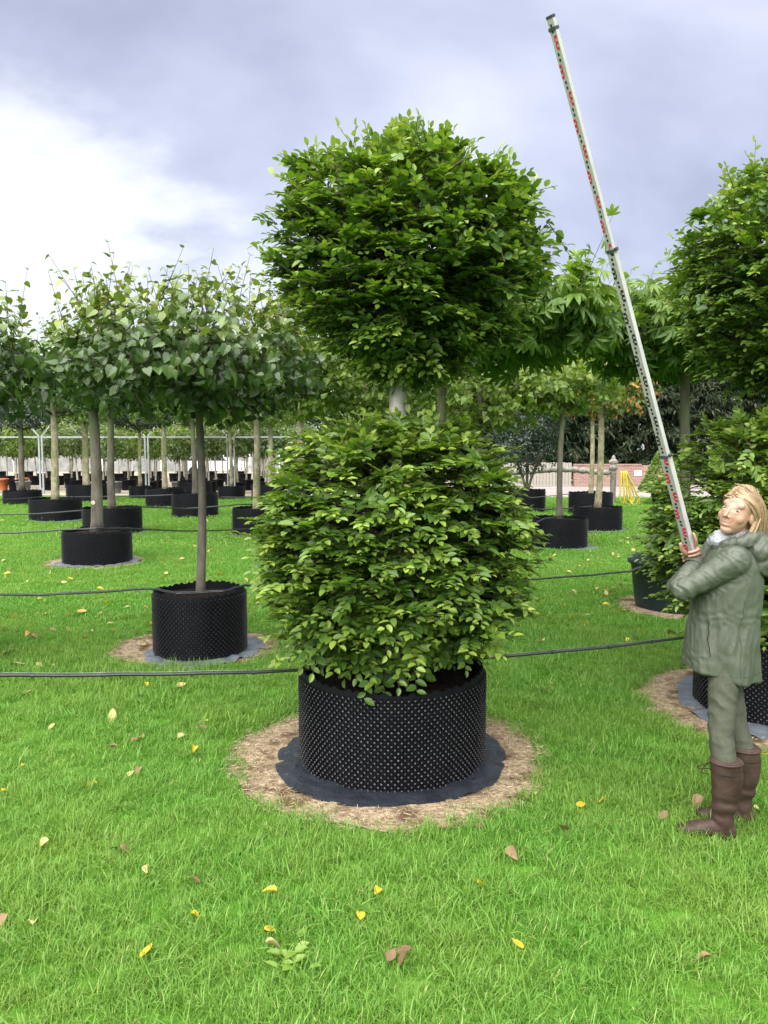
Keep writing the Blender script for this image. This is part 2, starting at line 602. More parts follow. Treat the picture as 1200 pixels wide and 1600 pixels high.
def spray_crown(c, rad, e, nspray, seed, leaf=0.075, per=9, length=0.2, up=0.45, droop=0.15, gap=-0.75, lumpf=3.0, lumpa=0.09, inner=0.25,
                shoots=0, zlo=-1.0, tint_shift=0.0, flatten=0.0, tb=0.0, tt=0.0, layer=0.0, lsp=0.1):
    """hornbeam-like sprays: alternate leaves along twigs, held in flattish layers.
    returns leaves dict (local coords) and twig segments"""
    rg = np.random.default_rng(seed)
    rad = np.asarray(rad, float)
    d, k = super_dir(nspray, rg, e, zlo)
    n = len(d)
    surf = d * k[:, None] * rad
    lm = lump(d * 1.0, lumpf, seed + 1) + 0.85 * lump(d, lumpf * 2.6, seed + 4)
    depth = np.where(rg.random(n) < inner, rg.uniform(0.45, 0.9, n), rg.uniform(0.86, 1.0, n))
    keep = (lump(d, lumpf * 1.6, seed + 2) > gap) | (depth < 0.8)
    pos = surf * (depth + lm * lumpa)[:, None]
    zr = pos[:, 2] / rad[2]
    pos[:, :2] *= (1 - tb * np.clip(-zr, 0, 1.1) ** 1.4 - tt * np.clip(zr, 0, 1.1) ** 1.6)[:, None]
    if layer:                       # sprays gather in wavy horizontal tiers
        wob = 0.07 * lump(d * np.array([1, 1, .35]), 2.6, seed + 7)
        zq = np.round((pos[:, 2] + wob) / lsp) * lsp - wob
        pos[:, 2] = pos[:, 2] * (1 - layer) + zq * layer
        pos[:, :2] *= (1 + .05 * layer * rg.normal(size=n))[:, None]
    nor = nrm(np.sign(d) * np.abs(surf / rad) ** (e - 1) / rad)
    out = nrm(nor * np.array([1, 1, 0.55]) + 1e-6)
    dirv = nrm(out * np.array([1, 1, 1 - .6 * layer]) * 0.75 + rg.normal(size=(n, 3)) * np.array([.42, .42, .42 * (1 - .6 * layer)]) + np.array([0, 0, up - 0.3]))
    dirv[:, 2] -= droop * np.where(nor[:, 2] > 0.5, 0, 1)
    is_shoot = np.zeros(n, bool)
    if shoots:
        idx = np.where(nor[:, 2] > 0.55)[0]
        idx = rg.choice(idx, min(shoots, len(idx)), False)
        is_shoot[idx] = True
        dirv[idx] = nrm(np.array([0, 0, 1.0]) + rg.normal(size=(len(idx), 3)) * 0.33 + nor[idx] * np.array([.5, .5, 0]))
        depth[idx] = 1
        keep[idx] = True
    poke = rg.random(n) < 0.07
    pos = pos * np.where(poke, 1.07, 1.0)[:, None]
    dirv = nrm(dirv)
    LL = length * rg.uniform(0.6, 1.35, n)
    LL[is_shoot] *= rg.uniform(1.1, 1.9, is_shoot.sum())
    pn = nrm(np.array([0, 0, 1.0]) * (0.95 + flatten) + nor * 0.30 + rg.normal(size=(n, 3)) * (0.26 - .1 * layer))
    dd, bb, pn = leaf_frames(dirv, pn)
    Ls, segs = [], []
    base = pos - dirv * LL[:, None] * 0.45
    shade = rg.random(n)
    for i in range(per):
        tpos = (i + 0.6) / per
        sag = np.array([0, 0, -1.0]) * (tpos ** 2) * LL[:, None] * 0.16
        p = base + dd * LL[:, None] * tpos + sag
        side = 1 if i % 2 else -1
        ang = 0.95 if i < per - 1 else 0.1
        ax = dd * math.cos(ang) + bb * side * math.sin(ang) + rg.normal(size=(n, 3)) * 0.12
        ax[:, 2] -= 0.06 - 0.05 * min(flatten * 3, 1)
        ln = pn + rg.normal(size=(n, 3)) * (0.25 - .07 * layer) - bb * side * 0.15
        sz = leaf * rg.uniform(0.72, 1.18, n) * (0.75 + 0.4 * math.sin(math.pi * min(tpos + 0.15, 1)))
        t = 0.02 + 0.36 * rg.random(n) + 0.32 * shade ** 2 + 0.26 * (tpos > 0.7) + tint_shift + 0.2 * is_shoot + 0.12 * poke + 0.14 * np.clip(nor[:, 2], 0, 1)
        ok = keep & (rg.random(n) < 0.94)
        Ls.append(sub({'p': p, 'd': ax, 'n': ln, 's': sz, 't': np.clip(t, 0, 1)}, ok))
    Lf = cat(*Ls)
    Lf['p'] = Lf['p'] + np.asarray(c)
    segs = (base[keep] + np.asarray(c), (base + dd * LL[:, None] + np.array([0, 0, -1]) * LL[:, None] * 0.16)[keep] + np.asarray(c))
    return Lf, segs


def lime_crown(c, rad, e, nshoot, seed, leaf=0.095, per=7, length=0.32, lumpa=0.12, inner=0.45, shoots=0, zlo=-1.0, autumn=0.0, hang=0.55):
    """broad leaves on petioles, hanging at many angles"""
    rg = np.random.default_rng(seed)
    rad = np.asarray(rad, float)
    d, k = super_dir(nshoot, rg, e, zlo)
    n = len(d)
    surf = d * k[:, None] * rad
    depth = np.where(rg.random(n) < inner, rg.uniform(0.3, 0.88, n), rg.uniform(0.82, 1.04, n))
    pos = surf * (depth + lump(d, 3.2, seed + 1) * lumpa)[:, None]
    nor = nrm(d / rad)
    dirv = nor * np.array([.9, .9, .6]) + rg.normal(size=(n, 3)) * 0.5 + np.array([0, 0, .12])
    is_s = np.zeros(n, bool)
    if shoots:
        idx = np.where(d[:, 2] > 0.25)[0]
        idx = rg.choice(idx, min(shoots, len(idx)), False)
        is_s[idx] = True
        dirv[idx] = np.array([0, 0, 1.0]) + rg.normal(size=(len(idx), 3)) * 0.3
        pos[idx] = surf[idx] * 0.97
    dirv = nrm(dirv)
    LL = length * rg.uniform(0.6, 1.3, n)
    LL[is_s] *= rg.uniform(0.8, 1.5, is_s.sum())
    base = pos - dirv * LL[:, None] * np.where(is_s, 0.1, 0.6)[:, None]
    dd, bb, pn = leaf_frames(dirv, np.array([0, 0, 1.0]) + rg.normal(size=(n, 3)) * .4)
    Ls, pet_a, pet_b = [], [], []
    for i in range(per):
        tpos = (i + 0.5) / per if i < per - 1 else 1.0
        side = 1 if i % 2 else -1
        stem = base + dd * (LL * tpos)[:, None]
        off = np.where(is_s, .45, 1.0)[:, None] * (0.25 if i == per - 1 else 1.0)
        p = stem + (bb * side * 0.04 + rg.normal(size=(n, 3)) * 0.018) * off
        pet_a.append(stem)
        pet_b.append(p)
        ax = dd * 0.45 + bb * side * 0.75 + rg.normal(size=(n, 3)) * 0.45
        ax[:, 2] -= hang * rg.uniform(0.2, 1.4, n)
        ln = np.array([0, 0, 0.75]) + nor * 0.5 + rg.normal(size=(n, 3)) * 0.42
        sz = leaf * rg.uniform(0.6, 1.15, n) * np.where(is_s, 0.95 - 0.35 * tpos, 1.0)
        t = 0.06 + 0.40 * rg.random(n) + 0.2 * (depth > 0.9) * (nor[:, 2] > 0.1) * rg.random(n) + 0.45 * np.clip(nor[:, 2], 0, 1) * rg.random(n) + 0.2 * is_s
        if autumn:
            t = np.where(rg.random(n) < autumn, rg.uniform(0.8, 1, n), t * 0.85)
        Ls.append({'p': p, 'd': ax, 'n': ln, 's': sz, 't': np.clip(t, 0, 1)})
    Lf = cat(*Ls)
    Lf['p'] = Lf['p'] + np.asarray(c)
    return Lf, (base + np.asarray(c), base + dd * LL[:, None] + np.asarray(c), np.concatenate(pet_a) + np.asarray(c), np.concatenate(pet_b) + np.asarray(c))


def seg_tubes(a, b, r0, r1, sides=3):
    """many thin straight tubes as one vertex/face set"""
    n = len(a)
    t = nrm(b - a)
    ref = np.where(np.abs(t[:, 2:3]) > 0.9, np.array([1.0, 0, 0]), np.array([0, 0, 1.0]))
    u = nrm(np.cross(t, ref))
    v_ = np.cross(t, u)
    ang = np.arange(sides) * 2 * np.pi / sides
    ring = np.cos(ang)[None, :, None] * u[:, None] + np.sin(ang)[None, :, None] * v_[:, None]
    V = np.concatenate([a[:, None] + ring * r0, b[:, None] + ring * r1], 1).reshape(-1, 3)
    j = np.arange(sides)
    k = (j + 1) % sides
    q = np.stack([j, j + sides, k + sides, k], -1)
    Q = (q[None] + (np.arange(n) * 2 * sides)[:, None, None]).reshape(-1, 4)
    return V, Q


def trunk_pts(h, r0, r1, seed, wob=0.012, x1=0.0, y1=0.0, n=14):
    rg = np.random.default_rng(seed)
    t = np.linspace(0, 1, n)
    ph = rg.uniform(0, 6, 4)
    x = wob * (np.sin(t * 5 + ph[0]) - math.sin(ph[0])) + x1 * t
    y = wob * (np.sin(t * 4 + ph[1]) - math.sin(ph[1])) + y1 * t
    rad = r0 + (r1 - r0) * t + 0.25 * r0 * np.exp(-t * 22) + 0.03 * r0 * np.sin(t * 30 + ph[2])
    return np.stack([x, y, h * t], 1), rad


def split_leaves(L, base, k, rg):
    """the k leaves that show largest (nearest the camera) become parts of their own"""
    wp = L['p'] + np.asarray(base)
    d = np.linalg.norm(wp - np.array([0, 0, CAM_H]), axis=1) / L['s'] * 0.08
    d = d + rg.uniform(0, 0.35, len(d))
    u = 600 + 1200 * wp[:, 0] / wp[:, 1]
    d = np.where((u > 0) & (u < 1200), d, d + 50)
    order = np.argsort(d)
    m = np.zeros(len(d), bool)
    m[order[:k]] = True
    return sub(L, m), sub(L, ~m)


def add_single_leaves(L, key, tpl, mat, crown):
    ms = single_leaf_meshes(key, tpl, mat)
    d, b, n = leaf_frames(L['d'], L['n'])
    for i in range(len(L['p'])):
        o = bpy.data.objects.new('leaf', ms[min(len(ms) - 1, int(L['t'][i] * len(ms)))])
        COL.objects.link(o)
        o.parent = crown
        s = L['s'][i]
        mt = Matrix(((d[i][0] * s, b[i][0] * s, n[i][0] * s, L['p'][i][0]),
                     (d[i][1] * s, b[i][1] * s, n[i][1] * s, L['p'][i][1]),
                     (d[i][2] * s, b[i][2] * s, n[i][2] * s, L['p'][i][2]), (0, 0, 0, 1)))
        o.matrix_basis = mt


def twigs(name, segs, mat, parent, r0=0.0035, r1=0.0012, every=1):
    a, b = segs[0][::every], segs[1][::every]
    V, Q = seg_tubes(a, b, r0, r1)
    if len(segs) > 2 and every == 1:
        V2, Q2 = seg_tubes(segs[2], segs[3], 0.0013, 0.0011)
        Q = np.concatenate([Q, Q2 + len(V)])
        V = np.concatenate([V, V2])
    o = link(name, mesh_np(name, V, Q, mat), parent)
    tag(o, kind='stuff')
    return o


def limbs(parent, mat, start_z, c, rad, n, seed, r0=0.02, zspread=0.5, up=0.1):
    """branches leaving the trunk"""
    rg = np.random.default_rng(seed)
    for i in range(n):
        a = i * 2.399 + rg.uniform(-.3, .3)
        z0 = start_z + zspread * rg.random()
        end = np.array([c[0] + math.cos(a) * rad[0] * 0.8, c[1] + math.sin(a) * rad[1] * 0.8, min(c[2] + rad[2] * 0.7, z0 + up + rg.uniform(-.05, .25))])
        p0 = np.array([0, 0, z0])
        t = np.linspace(0, 1, 7)[:, None]
        pts = p0 * (1 - t) + end * t + rg.normal(size=(7, 3)) * 0.025 * np.sin(t * math.pi)
        MB().tube(pts, np.linspace(r0, r0 * 0.25, 7), 6).obj('branch', mat, parent, True)


# ------------------------------------------------------------------ pots
def stud_geo(r, h, pitch_x=0.0345, pitch_z=0.0185, z0=0.02, sides=5, length=0.016, half=None):
    ncol = int(2 * math.pi * r / pitch_x)
    nrow = int((h - z0 - 0.012) / pitch_z)
    A, Z = [], []
    for j in range(nrow):
        for i in range(ncol):
            A.append((i + 0.5 * (j % 2)) * 2 * math.pi / ncol)
            Z.append(z0 + (j + 0.5) * pitch_z)
    A = np.array(A)
    Z = np.array(Z)
    o = np.stack([np.cos(A), np.sin(A), 0 * A], 1)
    tg = np.stack([-np.sin(A), np.cos(A), 0 * A], 1)
    up = np.array([0, 0, 1.0])
    c = o * r + Z[:, None] * up
    prof = [(0.0, 0.0105), (0.6, 0.007), (1.0, 0.0046), (1.0, 0.0022)]
    Vs = []
    ang = np.arange(sides) * 2 * np.pi / sides + math.pi / 2
    for (q, rr) in prof:
        Vs.append(c[:, None] + o[:, None] * (q * length) + rr * (np.cos(ang)[None, :, None] * tg[:, None] + np.sin(ang)[None, :, None] * up))
    V = np.concatenate(Vs + [(c + o * length * 0.55)[:, None]], 1)       # open tip: a small hole
    per = V.shape[1]
    j = np.arange(sides)
    k = (j + 1) % sides
    q = np.concatenate([np.stack([b * sides + j, b * sides + k, (b + 1) * sides + k, (b + 1) * sides + j], -1) for b in range(len(prof) - 1)])
    tcap = np.stack([3 * sides + j, 3 * sides + k, np.full(sides, 4 * sides)], -1)
    off = (np.arange(len(c)) * per)[:, None, None]
    return V.reshape(-1, 3), (tcap[None] + off).reshape(-1, 3), (q[None] + off).reshape(-1, 4), len(prof) - 1, sides


_potcache = {}


def air_pot(loc, r, h, label, lod=0, group=None, soil=0.07, name='studded_pot'):
    t = thing(name, loc, label, 'pot', group)
    key = (round(r, 3), round(h, 3), lod)
    if key not in _potcache:
        seg = {0: 194, 1: 150, 2: 96}[lod]
        th = 0.012
        mb = MB().revolve([(r, 0), (r, h * .5), (r, h), (r - th, h), (r - th, h * .5), (r - th, 0)], seg)
        V = mb.V[0]
        a = np.arctan2(V[:, 1], V[:, 0])
        top = V[:, 2] > h - 0.001
        V[top, 2] += 0.007 * np.sign(np.sin(a[top] * seg / 4)) + 0.008 * np.sin(a[top] * 3 + r * 40)
        V[:, :2] *= (1 + 0.006 * np.sin(a * 5 + 1 + r * 9))[:, None]
        wall = mb.mesh('wall', M['pot'], False)
        if lod == 0:
            sv = stud_geo(r, h)
        elif lod == 1:
            sv = stud_geo(r, h, 0.04, 0.021, sides=4)
        else:
            sv = stud_geo(r, h, 0.085, 0.042, sides=3, length=0.022)
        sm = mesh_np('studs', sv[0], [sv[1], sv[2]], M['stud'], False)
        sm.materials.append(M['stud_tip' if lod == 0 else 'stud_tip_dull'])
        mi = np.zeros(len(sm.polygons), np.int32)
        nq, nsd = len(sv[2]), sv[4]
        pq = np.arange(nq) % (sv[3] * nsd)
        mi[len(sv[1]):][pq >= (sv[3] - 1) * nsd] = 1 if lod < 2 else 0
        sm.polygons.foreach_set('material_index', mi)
        sm2 = None
        if lod == 0:
            iv = stud_geo(r - th, h, z0=h - 0.16)
            V2 = iv[0].copy()
            rr = np.hypot(V2[:, 0], V2[:, 1])
            f = (2 * (r - th) - rr) / rr
            V2[:, :2] *= f[:, None]
            sm2 = mesh_np('studs', V2, [iv[1][:, ::-1], iv[2][:, ::-1]], M['stud'], False)
        s = MB().revolve([(0.001, h - soil + 0.03), (r * .4, h - soil + 0.02), (r * .8, h - soil), (r - th - 0.002, h - soil - 0.01)], 40)
        s.V[0][:, 2] += lump(s.V[0], 14, 3) * 0.008
        _potcache[key] = (wall, sm, s.mesh('soil', M['soil'], True), sm2)
    wall, sm, so, sm2 = _potcache[key]
    wo = link('wall', wall, t)
    tag(link('stud', sm, t), kind='stuff')
    if sm2:
        tag(link('inner_stud', sm2, t), kind='stuff')
    link('soil', so, t)
    DISCS.append((loc[0], loc[1], r * 1.0))
    return t


def liner(loc, r, label, mat, seed, amp=0.05, z=0.012):
    rg = np.random.default_rng(seed)
    seg, ringn = 120, 9
    a = np.arange(seg) * 2 * np.pi / seg
    edge = r * (1 + amp * np.sin(a * 2 + rg.uniform(0, 6)) + amp * .6 * np.sin(a * 3 + rg.uniform(0, 6)) + amp * .35 * np.sin(a * 5 + rg.uniform(0, 6)) + amp * .22 * np.sin(a * 13 + rg.uniform(0, 6)) * np.sin(a * 2))
    V = []
    ph = rg.uniform(0, 6, 3)
    for i in range(ringn):
        f = 0.3 + 0.7 * i / (ringn - 1)
        zz_ = 0.009 * f * f * np.sin(a * 4 + ph[0]) * np.sin(a * 7 + ph[2]) + 0.034 * max(0, f - .55) * np.sin(a * 17 + ph[1] + 3 * f) * np.sin(a * 3 + ph[2])
        if i == ringn - 1:
            zz_ -= 0.012
        V.append(np.stack([edge * f * np.cos(a), edge * f * np.sin(a), 0.012 + zz_], 1))
    V = np.concatenate(V)
    V[:, 2] = np.maximum(V[:, 2], -0.002)
    i = np.arange(ringn - 1)[:, None] * seg
    j = np.arange(seg)[None, :]
    k = (j + 1) % seg
    Q = np.stack([i + j, i + seg + j, i + seg + k, i + k], -1).reshape(-1, 4)
    o = link('plastic_sheet', mesh_np('plastic_sheet', V, Q, mat, True), None, (loc[0], loc[1], z))
    tag(o, label, 'plastic sheet', 'plastic sheets under the pots')
    return o


def ring(loc, r, seed, nstraw=0, sx=1.0):
    rg = np.random.default_rng(seed)
    seg = 72
    a = np.arange(seg) * 2 * np.pi / seg
    e_ = r * (1 + 0.025 * np.sin(3 * a + rg.uniform(0, 6)) + 0.018 * np.sin(7 * a + rg.uniform(0, 6)) + 0.012 * np.sin(13 * a + rg.uniform(0, 6)))
    fr = [0.02, .4, .7, .9, 1.0]
    V = np.concatenate([np.stack([e_ * f * np.cos(a) * sx, e_ * f * np.sin(a), 0 * a + 0.005 + 0.006 * (f < .95)], 1) for f in fr])
    i = np.arange(len(fr) - 1)[:, None] * seg
    j = np.arange(seg)[None, :]
    k = (j + 1) % seg
    Q = np.stack([i + j, i + seg + j, i + seg + k, i + k], -1).reshape(-1, 4)
    o = link('bare_ground', mesh_np('bare_ground', V, Q, M['straw_base'], True), None, (loc[0], loc[1], 0))
    tag(o, kind='structure')
    RINGS.append((loc[0], loc[1], r * 0.99, sx))
    if nstraw:
        n = nstraw
        th = rg.uniform(0, 6.283, n)
        rr = r * np.sqrt(rg.uniform(0.62, 1.10, n))
        p = np.stack([loc[0] + rr * np.cos(th) * sx, loc[1] + rr * np.sin(th), rg.uniform(0.012, 0.026, n)], 1)
        al = rg.uniform(0, 6.283, n)
        d = np.stack([np.cos(al), np.sin(al), rg.normal(size=n) * 0.22], 1)
        L = {'p': p, 'd': d, 'n': np.array([0, 0, 1.0]) + rg.normal(size=(n, 3)) * .5, 's': rg.uniform(0.012, 0.042, n), 't': rg.random(n)}
        tpl = leaf_tpl([0, .5, 1], [(0, .025), (.5, .045), (1, .01)], 0.2, 0.15)
        so = link('straw_litter', leaf_mesh('straw_litter', tpl, L, M['straw']))
        tag(so, 'dry straw-coloured clippings scattered over the bare ring of ground', 'straw', kind='stuff')
    return o


def pot_px(ul, ur, vb, vr):
    """ground position, radius and height of a pot from its outline"""
    yf = G(600, vb).y
    hw = (ur - ul) / 2 / 1200
    r = hw * yf / (1 - hw)
    y = yf + r
    x = ((ul + ur) / 2 - 600) / 1200 * y
    h = P(600, vr, yf).z
    return Vector((x, y, 0)), r, h

# ------------------------------------------------------------------ main clipped hornbeam
rgM = np.random.default_rng(99)


def two_tier(base, upper, lower, label, seed, trunk_r, nu=3300, nl=3300, k=300, hanging=True, fullk=True):
    """base: ground point; upper / lower = (centre xyz local, radii, exponent)"""
    t = thing('hornbeam_tree', base, label, 'tree')
    (cu, ru, eu), (cl, rl, el) = upper, lower
    pts, rad = trunk_pts(cu[2] + ru[2] * 0.45, trunk_r, trunk_r * 0.45, seed, 0.015, cu[0] * 0.9, 0)
    pts[:, 2] += 0.42
    tr = MB().tube(pts, rad, 14).obj('trunk', M['bark_horn'], t, True)
    limbs(tr, M['bark_dark'], cl[2] - rl[2] * .6, cl, rl, 14, seed + 5, 0.02, rl[2] * 1.35, 0.05)
    limbs(tr, M['bark_dark'], cu[2] - ru[2] * .75, cu, ru, 16, seed + 6, 0.022, ru[2] * 1.1, 0.2)
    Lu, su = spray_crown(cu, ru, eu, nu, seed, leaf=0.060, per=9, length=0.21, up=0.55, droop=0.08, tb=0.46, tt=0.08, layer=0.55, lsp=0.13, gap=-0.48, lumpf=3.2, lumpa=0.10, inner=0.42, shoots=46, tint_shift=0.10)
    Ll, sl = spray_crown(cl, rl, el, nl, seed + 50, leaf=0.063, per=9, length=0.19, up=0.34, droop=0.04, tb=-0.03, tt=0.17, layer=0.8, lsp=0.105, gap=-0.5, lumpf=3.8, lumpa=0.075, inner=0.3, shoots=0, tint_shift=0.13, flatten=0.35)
    parts = []
    if hanging:
        rg = np.random.default_rng(seed + 9)
        n = 16
        a = np.concatenate([rg.uniform(-2.6, -0.6, 11), rg.uniform(0, 6.28, 5)])
        for i in range(n):
            b0 = np.array([cl[0] + math.cos(a[i]) * rl[0] * rg.uniform(.45, .78), cl[1] + math.sin(a[i]) * rl[1] * rg.uniform(.5, .8), cl[2] - rl[2] * 0.88])
            dn = nrm(np.array([math.cos(a[i]) * .45, math.sin(a[i]) * .45, -1.0]) + rg.normal(size=3) * .2)
            ln = rg.uniform(0.1, 0.24)
            m = 8
            tt_ = np.linspace(0.1, 1, m)[:, None]
            side = np.array([-math.sin(a[i]), math.cos(a[i]), 0])
            sg = np.where(np.arange(m) % 2, 1, -1)[:, None]
            parts.append({'p': b0 + dn * ln * tt_, 'd': dn * 0.5 + side * sg * 0.8 + rg.normal(size=(m, 3)) * .2,
                          'n': np.array([math.cos(a[i]), math.sin(a[i]), 0.7]) + rg.normal(size=(m, 3)) * .3, 's': rg.uniform(.05, .07, m), 't': rg.uniform(.2, .55, m)})
            sl = (np.vstack([sl[0], b0[None]]), np.vstack([sl[1], (b0 + dn * ln)[None]]))
        Ll = cat(Ll, *parts)
    ku = k // 2 - 20
    for nm, L, sg, kk in (('crown', Lu, su, ku), ('skirt', Ll, sl, k - ku)):
        big, rest = split_leaves(L, base, kk, rgM)
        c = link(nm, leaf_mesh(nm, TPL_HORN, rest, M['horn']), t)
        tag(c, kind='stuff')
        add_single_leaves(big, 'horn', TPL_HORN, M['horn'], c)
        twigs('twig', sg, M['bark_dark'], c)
    return t


MAIN = Vector((0.048, 4.43, 0))
two_tier(MAIN, ((0.10, 0.02, 2.825), (0.685, 0.685, 0.61), 2.5), ((0.0, 0.0, 1.30), (0.685, 0.685, 0.63), 3.4),
         'tall hornbeam clipped into two stacked leafy tiers, growing in the widest studded black pot', 11, 0.072)
RT = Vector((2.80, 5.30, 0))
two_tier(RT, ((0.05, 0.0, 2.92), (0.84, 0.84, 0.76), 2.5), ((0, 0, 1.36), (0.84, 0.84, 0.68), 3.2),
         'two-tiered clipped hornbeam standing behind the woman in the olive coat', 23, 0.062, 2600, 2700, 260)

air_pot(MAIN, 0.535, 0.545, 'wide black studded pot holding the two-tiered hornbeam, ringed by pale dry straw', 0, 'studded pots on the lawn', 0.09)
liner(MAIN + Vector((0.0, 0.0, 0)), 0.69, 'dark plastic sheet with rumpled edge under the pot ringed by pale straw', M['liner'], 4, 0.04)
ring(MAIN + Vector((-0.02, 0.01, 0)), 0.925, 5, 5200)
air_pot(RT, 0.56, 0.56, 'black studded pot behind the woman\'s legs', 0, 'studded pots on the lawn', 0.09)
liner(RT, 0.74, 'creased grey plastic sheet behind the woman\'s knees', M['liner_grey'], 14, 0.05)
ring(RT, 0.97, 15, 2600)

# ------------------------------------------------------------------ limes and other standards in pots
def standard(base, trunk_h, tr, crown_c, crown_r, label, seed, kind='lime', n=300, leaf=0.095, e=2.4, barkm='bark_grey', name='lime_tree', k=0, lo=True, shoots=20,
             per=7, length=0.3, lean=(0, 0), pot_h=0.45, autumn=0.0, group=None, nlimb=7, twig_every=1, zlo=-1.0, inner=0.45, hang=.55):
    t = thing(name, base, label, 'tree', group)
    pts, rad = trunk_pts(crown_c[2] + crown_r[2] * .2 - pot_h, tr, tr * 0.7, seed, 0.02, lean[0], lean[1])
    pts[:, 2] += pot_h
    tro = MB().tube(pts, rad, 12).obj('trunk', M[barkm], t, True)
    if nlimb:
        limbs(tro, M['bark_dark'], trunk_h, crown_c, crown_r, nlimb, seed + 3, tr * 0.35, crown_r[2] * .6, 0.12)
    mat = {'lime': 'lime', 'plane': 'plane', 'autumn': 'autumn', 'palm': 'chestnut', 'ever': 'evergreen'}[kind]
    tpl = TPL_LIME_LO if lo else TPL_LIME
    if kind == 'palm':
        tpl = TPL_PALM
    if kind == 'ever':
        tpl = TPL_HORN_LO
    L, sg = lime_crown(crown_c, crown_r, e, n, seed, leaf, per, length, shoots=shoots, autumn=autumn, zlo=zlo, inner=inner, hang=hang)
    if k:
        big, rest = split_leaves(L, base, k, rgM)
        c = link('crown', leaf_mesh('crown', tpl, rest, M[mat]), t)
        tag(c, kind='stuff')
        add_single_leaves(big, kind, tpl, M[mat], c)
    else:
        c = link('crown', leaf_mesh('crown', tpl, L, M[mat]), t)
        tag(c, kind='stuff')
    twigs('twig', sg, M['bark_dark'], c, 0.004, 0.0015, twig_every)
    return t


PG = 'studded pots on the lawn'
# A: the near umbrella lime
pA, rA, hA = pot_px(238, 379, 1037, 934)
air_pot(pA, rA, hA, 'black studded pot on a torn grey sheet, holding the slim-trunked lime', 1, PG, 0.05)
liner(pA + Vector((0.03, -0.02, 0)), rA * 1.36, 'torn pale grey plastic sheet under the slim-trunked lime', M['liner_grey'], 31, 0.09)
ring(pA + Vector((-0.06, 0.12, 0)), 0.66, 32, 1500, 1.22)
standard(pA + Vector((0.0, 0.02, 0)), 2.1, 0.042, (-0.03, 0, 2.62), (1.06, 1.04, 0.46), 'lime with slim grey trunk and umbrella crown, pot on a torn grey sheet', 41, n=640, leaf=0.092,
         k=300, lo=False, shoots=120, hang=.6)
# lime whose trunk stands beyond the frame
pX = Vector((-3.95, 6.25, 0))
air_pot(pX, 0.45, 0.55, 'black studded pot left of the slim-trunked lime', 2, PG, 0.05)
standard(pX, 2.1, 0.05, (-0.05, 0, 2.62), (1.15, 1.1, 0.5), 'lime with dark hanging leaves reaching towards the slim-trunked lime', 43, n=560, leaf=0.095, k=100, lo=False, shoots=100)
# B: lime with pruning scar
pB, rB, hB = pot_px(98, 200, 886, 833)
air_pot(pB, rB, hB, 'black studded pot holding the tree with a round white pruning scar', 1, PG, 0.05)
liner(pB, rB * 1.25, 'grey sheet under the pot of the scarred trunk', M['liner_grey'], 51, 0.09)
ring(pB + Vector((-0.05, 0, 0)), rB * 1.55, 52, 500)
tB = standard(pB, 2.45, 0.095, (0.1, 0, 3.05), (1.1, 1.1, 0.58), 'lime whose thick grey trunk bears a round white pruning scar', 53, n=420, leaf=0.11, shoots=45, lo=False, twig_every=2)
sc = MB()
sc.tube([(0, -0.096, 0), (0, -0.101, 0)], 0.034, 12)
so = sc.obj('pruning_scar', M['bark_white'], tB)
so.location = (-0.01, 0.0, 0.96)

